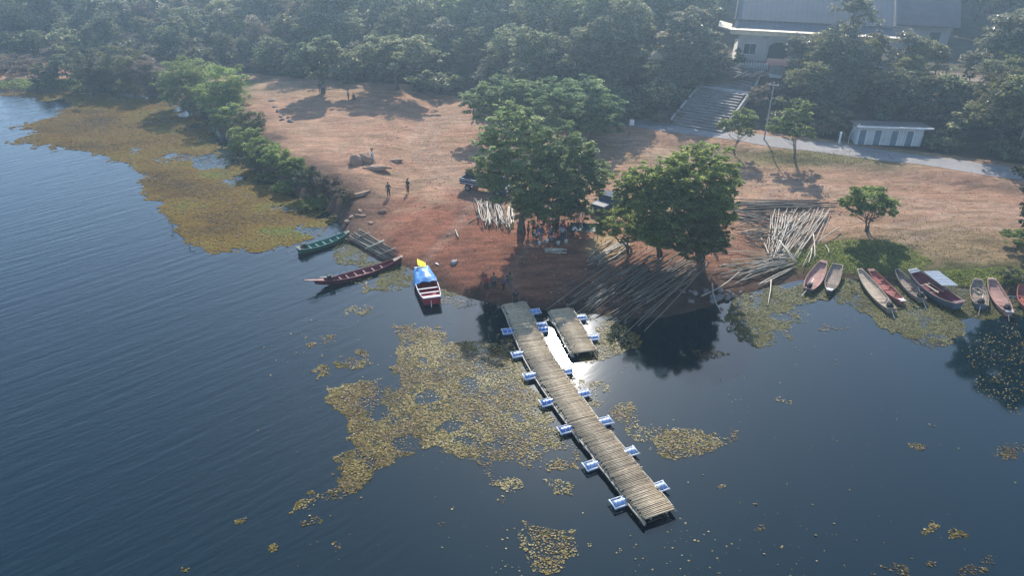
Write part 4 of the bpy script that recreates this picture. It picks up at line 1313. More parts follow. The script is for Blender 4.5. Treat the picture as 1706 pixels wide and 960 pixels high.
# ================================================================== BAMBOO JETTIES
def jetty(path_px, width, seam, floats, label, z=.46, gap=.118):
    W = [at(x, y, z) for x, y in path_px]
    a = W[0].copy(); d = W[-1] - W[0]; ang = math.atan2(d.y, d.x)
    o = empty('bamboo_jetty', (a.x, a.y, 0), ang, label, 'jetty')
    inv = Matrix.Rotation(-ang, 3, 'Z')
    Pl = [inv @ (w_ - a) for w_ in W]
    cum = [0]
    for p, q in zip(Pl[:-1], Pl[1:]): cum.append(cum[-1] + (q - p).length)
    L = cum[-1]
    xs_, ys_ = [p.x for p in Pl], [p.y for p in Pl]

    def pos(s):
        """smoothed centre line and its direction"""
        f = lambda t: Vector((sum(np.interp(np.clip(t + k, 0, L), cum, xs_) + (t + k - np.clip(t + k, 0, L)) * (xs_[-1] - xs_[-2]) / (cum[-1] - cum[-2]) for k in (-1.2, -.6, 0, .6, 1.2)) / 5,
                              sum(np.interp(np.clip(t + k, 0, L), cum, ys_) + (t + k - np.clip(t + k, 0, L)) * (ys_[-1] - ys_[-2]) / (cum[-1] - cum[-2]) for k in (-1.2, -.6, 0, .6, 1.2)) / 5, 0))
        c = f(s); t = (f(s + .2) - f(s - .2)).normalized()
        return c, t, Vector((-t.y, t.x, 0))

    def pt(s, y_, z_):
        c, t, n_ = pos(s)
        return c + n_ * y_ + Vector((0, 0, z_))

    secs = [(0, L, 0, 0)] if not seam else [(0, L * seam, 0, 0), (L * seam + .05, L, .10, .05)]
    for x0, x1, yo, zo in secs:
        mb = MB(); x = x0
        while x < x1:
            mb.tint = min(1, max(0, random.gauss(.25 + .6 * float(vn(np.array([x * .45]), np.array([width]), 5)[0]), .24)))
            w = width + random.uniform(-.14, .14) + (.25 if random.random() < .05 else 0); yj = yo + random.uniform(-.07, .07); t = random.uniform(-.025, .025)
            r_ = random.uniform(.048, .062)
            mb.tube([pt(x - t, yj - w / 2, z + zo - .02), pt(x + random.uniform(-.015, .015), yj, z + zo + random.uniform(-.012, .012)), pt(x + t, yj + w / 2, z + zo - .02)], [r_, r_ * .96, r_ * .9], 6)
            x += gap * random.uniform(.9, 1.12) * (1.4 if random.random() < .012 else 1)
        mb.build('deck', M['deckbamboo'], o, True)
        for sy in (-1, 1):
            for k, (dy, dz, rr_) in enumerate(((.03, -.16, .075), (.16, -.19, .065))):
                mb = MB(); mb.tint = .35 + .3 * k
                xs = np.linspace(x0 - .1, x1 + random.uniform(.05, .3), 12)
                mb.tube([pt(x_, yo + sy * (width / 2 + dy + random.uniform(-.04, .04)), z + zo + dz + random.uniform(-.02, .02)) for x_ in xs], rr_, 6)
                mb.build('stringer', M['bamboo'], o, True)
        for sy in (-.55, .55):
            mb = MB(); mb.tint = .3; mb.tube([pt(s, yo + sy, z + zo - .2) for s in np.linspace(x0, x1, 9)], .08, 6); mb.build('stringer', M['bamboo'], o, True)
    for fx, fy in floats:
        p = inv @ (at(fx, fy, .3) - Vector((a.x, a.y, .3)))
        ss_ = np.linspace(0, L, 400); ds = [(pos(s)[0] - p).length for s in ss_]
        s = float(ss_[int(np.argmin(ds))]); c, t, n_ = pos(s)
        sy = 1 if (p - c).dot(n_) > 0 else -1
        y0, y1 = width / 2 - .25, width / 2 + .98
        rot = random.uniform(-.07, .07); tlt = random.uniform(-.03, .03)
        fr = MB()
        for xx in (-.36, .36): fr.tube([pt(s + xx, sy * y0, .27), pt(s, sy * y1, .27) + t * (xx + rot)], .05, 6)
        for yy in (y0 + .38, y1 - .06): fr.tube([pt(s, sy * yy, .285) - t * .42, pt(s, sy * yy, .285) + t * .42], .045, 6)
        fo_ = fr.build('float_frame', M['frame_white'], o, True)
        dr = MB(); yy = np.linspace(y0 + .18, y1 - .14, 15)
        rad = [.20 if i in (0, 14) else (.30 if i in (1, 5, 9, 13) else .28) for i in range(15)]
        dr.tube([pt(s, sy * q, .16 + tlt) + t * rot * .5 for q in yy], rad, 14)
        dr.build('drum', M[random.choice(('blue_drum', 'drum_sheen', 'drum_sheen'))], fo_, True)
        st = MB()
        for q in (y0 + .48, y1 - .42): st.tube([pt(s, sy * q, .16 + tlt + .305 * math.sin(g)) + t * (.30 * math.cos(g)) for g in np.linspace(.1, 3.04, 9)], .018, 5)
        st.build('strap', M['frame_white'], fo_)
    return o


JL = [(842, 552), (860, 590), (880, 626), (907, 671), (938, 717), (983, 776), (1030, 838)]
JR = [(889, 519), (905, 541), (903, 549), (940, 618), (972, 656), (1010, 700), (1054, 751), (1107, 809)]
jetty([(857, 505), (873, 540), (890, 580), (919, 627), (964, 690), (996, 733), (1096, 859)], 2.0, .70, JL + JR, 'long bamboo jetty on blue drum floats reaching into the lake')
jetty([(934, 515), (974, 587)], 1.9, 0, [(966, 529), (994, 561)], 'short bamboo jetty section beside the long one, in the sun glint')


# ================================================================== BAMBOO POLES
PP = []
for i in range(6):
    mb = MB(); mb.tint = [.25, .5, .7, .85, .6, .95][i]
    L0 = 6.0; k = 13; q_ = .34 if i < 4 else .07; bx, by = random.uniform(-q_, q_), random.uniform(-q_, q_)
    pts, rad = [], []
    for j in range(k):
        t = j / (k - 1)
        pts.append((bx * math.sin(math.pi * t) + random.uniform(-.012, .012), by * math.sin(math.pi * t), t * L0))
        rad.append((.066 - .026 * t) * (1.12 if j % 2 else 1.0))
    mb.tube(pts, rad, 6)
    PP.append(mb.mesh('bamboo_pole', True))
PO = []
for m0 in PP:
    m1_ = m0.copy(); m1_.name = 'bamboo_pole'; m1_.materials.clear(); m1_.materials.append(M['bamboo_old_shaded']); PO.append(m1_)
pole_n = 0


def bpole(p, q, label, group, r=1.0, tone=None, old=False):
    global pole_n
    me_ = PP[random.choice(tone) if tone else random.randrange(6)]
    if (q - p).length < 3.4: tone = (4, 5); me_ = PP[random.choice(tone)]
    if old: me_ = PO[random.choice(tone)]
    o = bpy.data.objects.new('bamboo_pole', me_); COL.objects.link(o)
    if not me_.materials: me_.materials.append(M['bamboo'])
    d = q - p
    o.location = p; o.rotation_mode = 'QUATERNION'
    o.rotation_quaternion = d.to_track_quat('Z', 'Y') @ Matrix.Rotation(random.uniform(0, 6.28), 3, 'Z').to_quaternion()
    o.scale = (r, r, d.length / 6.0)
    tag(o, label, 'bamboo pole', group); pole_n += 1
    return o


def lay_px(a, b, lift0, lift1, label, group, flip=.5, **kw):
    p = hit(*a); q = hit(*b)
    p.z = max(p.z, 0) + .06 + lift0; q.z = max(q.z, 0) + .06 + lift1
    if random.random() < flip: p, q = q, p
    return bpole(p, q, label, group, **kw)


U = random.uniform
for i in range(63):                                   # A: the fan
    f = U(0, 1) ** .9
    top = (1283 + f * 104 + U(-3, 3), 353 + U(0, 16))
    ln = U(.45, 1.0)
    bot = (1283 + f * f * 62 + U(-8, 8), top[1] + ln * (82 + 6 * (1 - f)))
    if i % 9 == 8: bot = (bot[0] - U(0, 20), bot[1])
    h = U(0, .55)
    lay_px(top, bot, h, h * .6 + U(0, .15), 'pale bamboo pole in the big fan shaped pile above the green bank', 'poles of the fan shaped pile', r=U(.5, .78), tone=(1, 2, 3, 4, 0))
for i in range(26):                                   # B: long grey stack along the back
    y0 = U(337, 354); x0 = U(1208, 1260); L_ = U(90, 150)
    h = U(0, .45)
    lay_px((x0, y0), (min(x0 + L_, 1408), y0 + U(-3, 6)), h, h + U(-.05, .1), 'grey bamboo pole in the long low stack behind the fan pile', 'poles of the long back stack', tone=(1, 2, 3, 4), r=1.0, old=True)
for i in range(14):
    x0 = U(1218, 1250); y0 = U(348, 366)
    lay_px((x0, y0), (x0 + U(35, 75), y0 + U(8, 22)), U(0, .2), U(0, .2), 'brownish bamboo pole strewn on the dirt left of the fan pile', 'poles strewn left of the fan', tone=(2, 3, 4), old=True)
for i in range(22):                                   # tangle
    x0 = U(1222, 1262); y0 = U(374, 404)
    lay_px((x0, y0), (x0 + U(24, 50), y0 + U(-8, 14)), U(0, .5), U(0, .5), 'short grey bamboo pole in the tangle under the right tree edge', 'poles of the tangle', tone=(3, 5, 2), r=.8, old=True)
for i in range(22):                                   # C: poles run out to the right lower bank
    x0 = U(1300, 1326); y0 = U(430, 448)
    L_ = U(70, 120)
    lay_px((x0, y0), (x0 - L_, y0 + U(-10, 34)), U(.1, .55), U(0, .2), 'pale bamboo pole fanning left from the grassy bank by the boats', 'poles fanning from the grassy bank', flip=0, tone=(1, 4, 2), r=.8)
for a, b in (((1318, 452), (1270, 476)), ((1326, 448), (1262, 478))):
    lay_px(a, b, .2, .1, 'long bamboo pole lying over the green weed beside the first boat', 'two poles over the green weed', tone=(5, 3))
for a, b in (((1296, 412), (1322, 446)), ((1300, 418), (1326, 448))):
    lay_px(a, b, .7, .5, 'thick pale bamboo pole lying across the foot of the fan pile', 'two poles across the fan foot', tone=(5, 3), r=1.3)
lay_px((1267, 400), (1281, 430), .2, .2, 'lone pale bamboo pole leaning on the red soil left of the fan foot', None, tone=(5,))
lay_px((1354, 396), (1357, 432), .3, .1, 'pale bamboo pole standing out at the right edge of the fan', None, tone=(5,))
lay_px((1352, 418), (1346, 441), .2, .05, 'short pale bamboo pole pointing at the first beached boat', None, tone=(5,))
lay_px((1398, 384), (1360, 408), .3, .2, 'bamboo pole sticking out rightwards from the fan pile', None, tone=(3,))
lay_px((1374, 410), (1381, 424), .1, .05, 'stub of bamboo on the green grass right of the fan', None, tone=(3,))
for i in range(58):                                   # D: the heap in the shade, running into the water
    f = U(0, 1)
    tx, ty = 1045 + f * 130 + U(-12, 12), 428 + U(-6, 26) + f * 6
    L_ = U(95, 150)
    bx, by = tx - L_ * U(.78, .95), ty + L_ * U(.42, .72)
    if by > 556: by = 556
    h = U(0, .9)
    lay_px((tx, ty), (bx, by), h + .15, h * .55, 'shaded bamboo pole in the great heap sliding towards the water', 'poles of the shaded heap', flip=.3, tone=(0, 1, 2, 3, 4), r=U(.7, 1.0), old=True)  # the heap's shade is partly carried by this darker pole colour
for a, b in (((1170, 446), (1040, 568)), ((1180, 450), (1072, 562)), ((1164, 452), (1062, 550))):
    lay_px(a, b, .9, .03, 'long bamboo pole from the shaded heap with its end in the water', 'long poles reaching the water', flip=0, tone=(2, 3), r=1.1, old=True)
for i in range(13):                                   # E: poles on the lit sand
    x0 = U(976, 1000); y0 = U(432, 446)
    lay_px((x0, y0), (x0 + U(38, 62), y0 - U(14, 36)), U(.02, .2), U(.02, .3), 'brown bamboo pole lying on the sunlit sand patch', 'poles on the lit sand', tone=(1, 0, 2))
for i in range(6):
    x0 = U(976, 990); y0 = U(500, 516)
    lay_px((x0, y0), (x0 + U(28, 42), y0 - U(16, 26)), U(.02, .15), U(.05, .3), 'bright bamboo pole by the water right of the short jetty', 'poles at the short jetty', tone=(3, 5))
for i in range(40):                                   # F: the pale pile left
    f = U(0, 1)
    tx, ty = 789 + f * 50 + U(-3, 3), 332 + f * 8 + U(0, 8)
    bx, by = 796 + f * 50 + U(-6, 8), 372 + f * 8 + U(-10, 8)
    h = U(0, .45)
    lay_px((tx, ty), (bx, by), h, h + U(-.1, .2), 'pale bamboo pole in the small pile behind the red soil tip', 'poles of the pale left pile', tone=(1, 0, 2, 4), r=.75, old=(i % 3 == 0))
for i in range(8):
    x0 = U(846, 856)
    lay_px((x0, U(340, 350)), (x0 + U(-4, 4), U(376, 386)), U(0, .4), U(0, .3), 'yellowish bamboo pole at the right edge of the pale left pile', 'yellowish poles', tone=(2, 3))
for i in range(7):                                    # H
    x0 = U(904, 914); y0 = U(416, 424)
    lay_px((x0, y0), (x0 + U(26, 34), y0 + U(-2, 5)), U(.02, .15), U(.02, .15), 'short grey bamboo pole on the shaded ground before the crowd', 'short poles before the crowd', tone=(2, 3))
lay_px((744, 394), (803, 360), .05, .25, 'single long brown bamboo pole leaning left of the pale pile', None, tone=(0,))
lay_px((759, 384), (764, 397), .05, .05, 'short pale bamboo piece beside the single long pole', None, tone=(5,))
lay_px((1186, 478), (1201, 526), .3, -.02, 'bamboo pole slanting alone into the water right of the heap', None, flip=0, tone=(2,))
lay_px((1284, 470), (1277, 520), .2, .0, 'thin bamboo pole standing out over the green weed', None, tone=(3,))
lay_px((1230, 462), (1168, 496), .5, .1, 'bamboo pole bridging the dark bank beside the slanting one', None, tone=(2,))
bpole(at(936, 534, .56), at(957, 578, .56), 'dark pole lying along the short jetty', None, r=.8, tone=(0,))
bpole(at(913, 529, .30), at(936, 560, .12), 'left of two floating poles between the jetties', None, r=1.0, tone=(2,))
bpole(at(919, 527, .30), at(942, 559, .12), 'right of two floating poles between the jetties', None, r=1.0, tone=(3,))
print('poles', pole_n)

# the raft of poles on the bank between the green and the maroon boat
ra = hit(604, 390); rbk = hit(668, 428); rc = hit(580, 402)
rx = (rbk - ra); ry = (rc - ra)
o = empty('bamboo_raft', ra, 0, 'rack of parallel bamboo poles at the waterline between two boats', 'raft')
for i in range(17):
    f = i / 16
    mb = MB(); mb.tint = U(.05, .6)
    p = ry * f + Vector((0, 0, .25 + .1 * math.sin(i) + U(0, .15))); q = p + rx * U(.88, 1.12)
    p = p - rx * U(0, .1); m = (p + q) / 2 + Vector((0, 0, U(-.1, .1)))
    for v in (p, m, q):
        v.z = max(v.z, .12 - ra.z + tz1(v.x + ra.x, v.y + ra.y) if tz1(v.x + ra.x, v.y + ra.y) > 0 else .12 - ra.z)
    mb.tube([p, m, q], [.055, .048, .04], 6); mb.build('pole', M['bamboo_old_shaded' if i % 3 else 'bamboo'], o, True)
for f, tn in ((.18, .3), (.56, 1.0), (.86, .3)):
    mb = MB(); mb.tint = tn
    p = rx * f - ry * .08 + Vector((0, 0, .58)); q = rx * (f - .05) + ry * 1.08 + Vector((0, 0, .50))
    mb.tube([p, (p + q) / 2, q], .10 if tn > .9 else .06, 6); mb.build('crossbar', M['bamboo'], o, True)


# ================================================================== BOATS
def boat(bow, stern, beam, dep, label, hull, inner, rail, zf=None, ws=.62, wb=.22, rise_b=.5, rise_s=.25, thw=(), ribs=0, deck=None, group=None, engine=None, fw=.62, draft=.12, tailtip=None, mid=.45, name='longtail_boat'):
    b0 = hit(*bow); s0 = hit(*stern)
    if zf is None: zb, zs = max(0, b0.z), max(0, s0.z)
    else: zb = zs = zf
    pb = at(*bow, zb + dep + rise_b * .6); ps_ = at(*stern, zs + dep * .8)
    d = Vector((pb.x - ps_.x, pb.y - ps_.y, 0)); L = d.length
    pitch = math.atan2(zb - zs, L)
    o = empty(name, (ps_.x, ps_.y, zs - draft), 0, label, 'boat', group)
    o.rotation_euler = (0, -pitch, math.atan2(d.y, d.x))
    n = 22

    def prof(t):
        if t < mid: w_ = ws + (1 - ws) * math.sin(t / mid * math.pi / 2)
        else: w_ = 1 + (wb - 1) * ((t - mid) / (1 - mid)) ** 2.0
        g = dep + rise_b * max(0, (t - .45) / .55) ** 2.4 + rise_s * max(0, (.4 - t) / .4) ** 2.2
        k = max(0, (t - .6) / .4) ** 2.2 * (dep * .55 + rise_b * .75) + max(0, (.22 - t) / .22) ** 2 * dep * .35
        return beam / 2 * w_, g, k

    def loft(th, fl, nm, mat):
        mb = MB(); vs = []; fs = []
        for i in range(n + 1):
            t = i / n; w_, g, k = prof(t)
            x = L * t if th == 0 else .05 + (L - .1) * t
            w_ -= th; k += fl; k = min(k, g - .06)
            mz = k + (g - k) * .5
            vs += [(x, -w_, g), (x, -w_ * .92, mz), (x, -w_ * fw, k), (x, w_ * fw, k), (x, w_ * .92, mz), (x, w_, g)]
        for i in range(n):
            for j in range(5):
                a = i * 6 + j
                fs.append((a, a + 6, a + 7, a + 1) if th == 0 else (a, a + 1, a + 7, a + 6))
        fs.append(tuple(range(6))); fs.append(tuple(n * 6 + j for j in range(6))[::-1])
        mb.add(vs, fs)
        return mb.build(nm, mat, o)

    loft(0, 0, 'hull', hull); loft(.045, .07 + dep * .18, 'inner_lining', inner)
    for sy in (-1, 1):
        mb = MB(); mb.tube([(L * i / n, sy * (prof(i / n)[0] - .02), prof(i / n)[1] + .01) for i in range(n + 1)], .04, 6)
        mb.build('gunwale', rail, o, True)
    for e in (0, 1):
        w_, g, k = prof(e); mb = MB(); mb.box((L * e + (.03 if e == 0 else -.03), 0, g - .02), (.10, w_ * 2, .10)); mb.build('end_board', rail, o)
    for t in thw:
        w_, g, k = prof(t); mb = MB(); mb.box((L * t, 0, k + (g - k) * .8), (.12, w_ * 2 - .10, .04)); mb.build('thwart', rail, o)
    for i in range(ribs):
        t = .10 + .80 * i / max(1, ribs - 1); w_, g, k = prof(t); mb = MB()
        mb.tube([(L * t, -w_ + .06, g - .06), (L * t, -w_ * .9 + .06, k + (g - k) * .5), (L * t, -w_ * fw, k + .10), (L * t, w_ * fw, k + .10), (L * t, w_ * .9 - .06, k + (g - k) * .5), (L * t, w_ - .06, g - .06)], .032, 4)
        mb.build('rib', rail, o)
    if deck:
        for (t0, t1, mt) in deck:
            mb = MB(); vs = []; kk = 5
            for i in range(kk):
                t = t0 + (t1 - t0) * i / (kk - 1); w_, g, k = prof(min(max(t, 0), 1))
                x = L * t
                vs += [(x, -w_ + .02, g + .03), (x, w_ - .02, g + .03), (x, -w_ + .02, g - .02), (x, w_ - .02, g - .02)]
            fs = []
            for i in range(kk - 1):
                a = i * 4; fs += [(a, a + 4, a + 5, a + 1), (a + 2, a + 3, a + 7, a + 6), (a, a + 2, a + 6, a + 4), (a + 1, a + 5, a + 7, a + 3)]
            mb.add(vs, fs); mb.build('end_deck', mt, o)
    if tailtip:
        w_, g, k = prof(1); mb = MB(); slab(mb, [(L - .2, -w_ - .05, g), (L - .2, w_ + .05, g), (L + .9, .05, g + .35), (L + .9, -.05, g + .35)], .06); mb.build('bow_tip', tailtip, o)
    if engine is not None:
        t = engine; w_, g, k = prof(t)
        mb = MB(); mb.box((L * t, 0, g + .12), (.5, .38, .38)); mb.box((L * t + .05, 0, g + .36), (.3, .26, .14)); mb.tube([(L * t - .1, .2, g + .2), (L * t - .1, .34, g + .2)], .13, 8)
        en = mb.build('engine', M['dark'], o)
        mb = MB(); mb.tube([(L * t, 0, g + .1), (L * t - 1.6, .25, g - .15)] if t < .5 else [(L * t, 0, g + .1), (L * t - 1.2, .3, g + .4)], .03, 6); mb.build('propeller_shaft', M['steel'], en)
        mb = MB(); mb.tube([(L * t + .2, 0, g + .3), (L * t + .9, -.1, g + .45)], .02, 5); mb.build('tiller', M['steel'], en)
    return o, L, prof


thw6 = (.2, .32, .44, .56, .68, .8)
boat((580, 386), (498, 417), 1.25, .52, 'dark green longtail boat moored at the edge of the weed mat', M['paint_green'], M['paint_green_in'], M['paint_green_in'], zf=0, ws=.78, wb=.30, rise_b=.35, thw=(.22, .36, .5, .64, .78),
     deck=[(-.02, .07, M['wood_grey']), (.93, 1.02, M['wood_grey'])], engine=.10)
boat((524, 469), (668, 434), 1.25, .46, 'long maroon boat with pale pointed ends beside the bamboo rack', M['paint_maroon'], M['paint_maroon_in'], M['paint_maroon_in'], zf=0, ws=.30, wb=.16, rise_b=.55, rise_s=.45, thw=(.24, .34, .44, .54, .64, .72),
     deck=[(-.02, .09, M['wood_pale']), (.90, 1.0, M['wood_pink'])], tailtip=M['wood_pink'], engine=.83, mid=.5)
bo, BL, bp = boat((702, 444), (720, 500), 2.0, .75, 'bright red boat with white rails half under a blue tarpaulin', M['paint_red'], M['paint_red_in'], M['frame_white'], zf=0, ws=.80, wb=.62, rise_b=.25, thw=(.12, .26, .40), fw=.8)
mb = MB(); mb.tube([(-.05, .1, .72), (-.25, .12, -.2)], .035, 6); mb.build('propeller_shaft', M['white'], bo)
fp = MB(); fp.tube([(BL * .97, .35, .8), (BL * .99, .38, 2.0)], .025, 6); fl_ = fp.build('flag_pole', M['wood_dark'], bo)
fg = MB(); vs = []; fs = []
for i in range(7):
    for j in range(5):
        vs.append((BL * .985 - .06 * math.sin(i * 1.1 + j * .5) - i * .02, .37 + i * .13 * .2, 1.96 - j * .16 - i * .10 + .0)); vs[-1] = (vs[-1][0] + i * .02, .37 - i * .13, vs[-1][2])
for i in range(6):
    for j in range(4):
        a = i * 5 + j; fs.append((a, a + 1, a + 6, a + 5))
fg.add(vs, fs); fg.build('flag', M['flag_yellow'], bo)
# blue tarpaulin heaped over the front half of the red boat
t_o = MB(); vs = []; fs = []; nu, nv = 18, 14
for i in range(nu + 1):
    u = i / nu
    w_, g, k = bp(.50 + .47 * u)
    for j in range(nv + 1):
        v = j / nv * 2 - 1
        hgt = g + .06 + .42 * (1 - v * v) * (math.sin(math.pi * min(1, max(0, u * .9 + .12))) ** .6) + .10 * (fbm(np.array([u * 6.0]), np.array([v * 4.0 + 9]), 7, 3)[0] - .5) * 3
        if abs(v) > .9: hgt -= .18
        vs.append((BL * (.50 + .47 * u) + .06 * math.sin(v * 7), v * (w_ + .10) , hgt))
for i in range(nu):
    for j in range(nv):
        a = i * (nv + 1) + j; fs.append((a, a + nv + 1, a + nv + 2, a + 1))
nb_ = len(vs); vs += [(x, y, z - .03) for x, y, z in vs]
fs += [tuple(q + nb_ for q in f[::-1]) for f in fs]
t_o.add(vs, fs); to_ = t_o.build('tarpaulin', M['tarp_blue'], None, True)
to_.matrix_world = Matrix.Translation(bo.location) @ bo.rotation_euler.to_matrix().to_4x4()
tag(to_, 'rumpled blue tarpaulin heaped over the bow of the red boat', 'tarpaulin')

BGp = 'boats beached along the right bank'
boat((1373, 434), (1346, 484), 1.45, .42, 'pinkish ribbed wooden boat, leftmost on the right bank', M['wood_dark'], M['wood_pink'], M['wood_pink'], ws=.55, wb=.42, ribs=9, deck=[(.95, 1.02, M['wood_pink'])], group=BGp, engine=.09, rise_b=.25)
boat((1396, 439), (1381, 486), 1.25, .40, 'short brown boat with a white stern next to the leftmost', M['wood_dark'], M['wood_grey'], M['wood_grey'], ws=.42, wb=.75, ribs=8, thw=(.3,), deck=[(-.02, .09, M['white'])], group=BGp, rise_b=.2)
boat((1432, 447), (1484, 517), 1.40, .42, 'long pale timber boat lying against the red one', M['wood_grey'], M['wood_pale'], M['wood_pale'], ws=.62, wb=.30, ribs=9, thw=(.3,), group=BGp, engine=.05, rise_b=.2)
boat((1450, 447), (1502, 503), 1.15, .40, 'faded red boat lying against the long pale timber boat', M['wood_red'], M['wood_red'], M['wood_red'], ws=.5, wb=.5, thw=(.3, .5, .7), deck=[(-.03, .06, M['white']), (.94, 1.0, M['wood_grey'])], group=BGp, rise_b=.2)
boat((1494, 447), (1536, 500), 1.20, .40, 'narrow weathered grey boat left of the large slate one', M['wood_grey'], M['wood_grey'], M['wood_grey'], ws=.6, wb=.35, ribs=5, thw=(.25, .45), deck=[(.9, 1.0, M['wood_dark'])], group=BGp, engine=.08, rise_b=.2)
boat((1520, 449), (1596, 508), 2.0, .66, 'large slate blue boat with red inside and a metal sheet', M['paint_slate'], M['paint_maroon_in'], M['wood_grey'], ws=.60, wb=.55, ribs=0, thw=(.45, .66), deck=[(-.03, .06, M['paint_maroon']), (.94, 1.03, M['sheet_grey'])], group=BGp, rise_b=.3, rise_s=.3)
boat((1630, 464), (1634, 510), 1.45, .42, 'blue grey boat holding a pale crate, second from the right edge', M['paint_slate'], M['wood_grey'], M['wood_grey'], ws=.75, wb=.42, ribs=6, deck=[(.96, 1.02, M['wood_pale'])], group=BGp, engine=.07, rise_b=.25)
boat((1652, 463), (1680, 522), 1.40, .42, 'pink wooden boat nearest the right edge of the weed', M['wood_pink'], M['wood_pink'], M['wood_pink'], ws=.5, wb=.45, ribs=6, thw=(.2, .36), deck=[(.96, 1.02, M['wood_pale']), (-.02, .06, M['white'])], group=BGp, engine=.1, rise_b=.25)
boat((1704, 474), (1716, 516), 1.3, .45, 'red boat cut off by the right edge of the photo', M['wood_red'], M['wood_red'], M['wood_red'], ws=.5, wb=.5, ribs=3, thw=(.4, .6), group=BGp, rise_b=.25)
# crate in the blue grey boat, planks in the slate boat
p = at(1629, 488, .75); o = empty('crate', p, R(8), 'pale wooden crate inside the blue grey boat', 'crate')
mb = MB(); mb.box((0, 0, .03), (.6, .9, .06)); mb.build('base', M['wood_pale'], o)
for c_, s_2 in (((.28, 0, .16), (.05, .9, .2)), ((-.28, 0, .16), (.05, .9, .2)), ((0, .43, .16), (.5, .05, .2)), ((0, -.43, .16), (.5, .05, .2))):
    mb = MB(); mb.box(c_, s_2); mb.build('side', M['wood_pale'], o)
for i, (a, b) in enumerate((((1546, 470), (1572, 486)), ((1550, 468), (1577, 484)), ((1540, 474), (1563, 489)))):
    p = at(*a, .72); q = at(*b, .72); mb = MB(); d = q - p
    mb.box((0, 0, 0), (d.length, .16, .04)); po = mb.build('plank', M['wood_pink'] if i < 2 else M['wood_pale']); po.location = (p + q) / 2 + Vector((0, 0, .04 * i)); po.rotation_euler = (0, 0, math.atan2(d.y, d.x))
    tag(po, ['orange brown plank in the slate boat, on the water side', 'orange brown plank in the slate boat, under the metal sheet', 'pale plank in the slate boat near its stern'][i], 'plank')
# corrugated sheet lying on the far rail of the slate boat
q0, q1, q2, q3 = at(1538, 452, 1.25), at(1563, 451, 1.25), at(1597, 476, 1.15), at(1569, 476, 1.15)
vs, fs = [], []; nn_ = 40
for i in range(nn_ + 1):
    f = i / nn_
    a = q0.lerp(q3, f); b = q1.lerp(q2, f); dz = .03 * math.sin(i * 1.57)
    vs += [a + Vector((0, 0, dz)), b + Vector((0, 0, dz)), a + Vector((0, 0, dz - .012)), b + Vector((0, 0, dz - .012))]
for i in range(nn_):
    a = 4 * i; fs += [(a, a + 4, a + 5, a + 1), (a + 2, a + 3, a + 7, a + 6)]
mb = MB(); mb.add(vs, fs); so_ = mb.build('roofing_sheet', M['sheet_grey'], None, True); tag(so_, 'grey corrugated metal sheet laid over the slate boat and bank', 'metal sheet')
for q, lab in ((q0, 'head'), (q2, 'foot')):
    pass


# ================================================================== PEOPLE
def skin(name, pts, edges, rad, sub=1):
    me_ = bpy.data.meshes.new(name); me_.from_pydata(pts, edges, []); ob = bpy.data.objects.new(name, me_); COL.objects.link(ob)
    mo = ob.modifiers.new('s', 'SKIN'); mo.use_smooth_shade = True
    for v, r_ in zip(me_.skin_vertices[0].data, rad): v.radius = r_ if hasattr(r_, '__len__') else (r_, r_)
    me_.skin_vertices[0].data[0].use_root = True
    m2 = ob.modifiers.new('u', 'SUBSURF'); m2.levels = sub; m2.render_levels = sub
    dg = bpy.context.evaluated_depsgraph_get(); dg.update()
    out = bpy.data.meshes.new_from_object(ob.evaluated_get(dg)); out.name = name
    bpy.data.objects.remove(ob)
    return out


POSES = {
    'stand': dict(lean=0, hip=.92, knL=(.10, -.02), knR=(-.10, .02), anL=(.12, .04), anR=(-.11, .05), elL=(.27, .0, 1.14), elR=(-.27, .02, 1.14), wrL=(.29, -.10, .90), wrR=(-.28, -.06, .89)),
    'walk': dict(lean=.06, hip=.90, knL=(.10, -.20), knR=(-.10, .05), anL=(.10, -.26), anR=(-.10, .34), elL=(.26, .14, 1.15), elR=(-.26, -.12, 1.15), wrL=(.25, .16, .92), wrR=(-.22, -.26, .95)),
    'reach': dict(lean=.05, hip=.92, knL=(.12, -.04), knR=(-.12, .04), anL=(.15, .02), anR=(-.14, .08), elL=(.28, -.24, 1.36), elR=(-.30, -.10, 1.16), wrL=(.22, -.42, 1.56), wrR=(-.24, -.32, 1.10)),
    'bend': dict(lean=.55, hip=.86, knL=(.12, -.10), knR=(-.12, -.06), anL=(.15, .05), anR=(-.15, .10), elL=(.22, -.62, .82), elR=(-.22, -.60, .82), wrL=(.14, -.74, .58), wrR=(-.14, -.72, .60)),
    'sit': dict(lean=.14, hip=.26, knL=(.16, -.40), knR=(-.16, -.38), anL=(.16, -.50), anR=(-.14, -.52), elL=(.27, -.24, .52), elR=(-.27, -.22, .52), wrL=(.14, -.42, .48), wrR=(-.14, -.40, .46)),
}
PM = {}
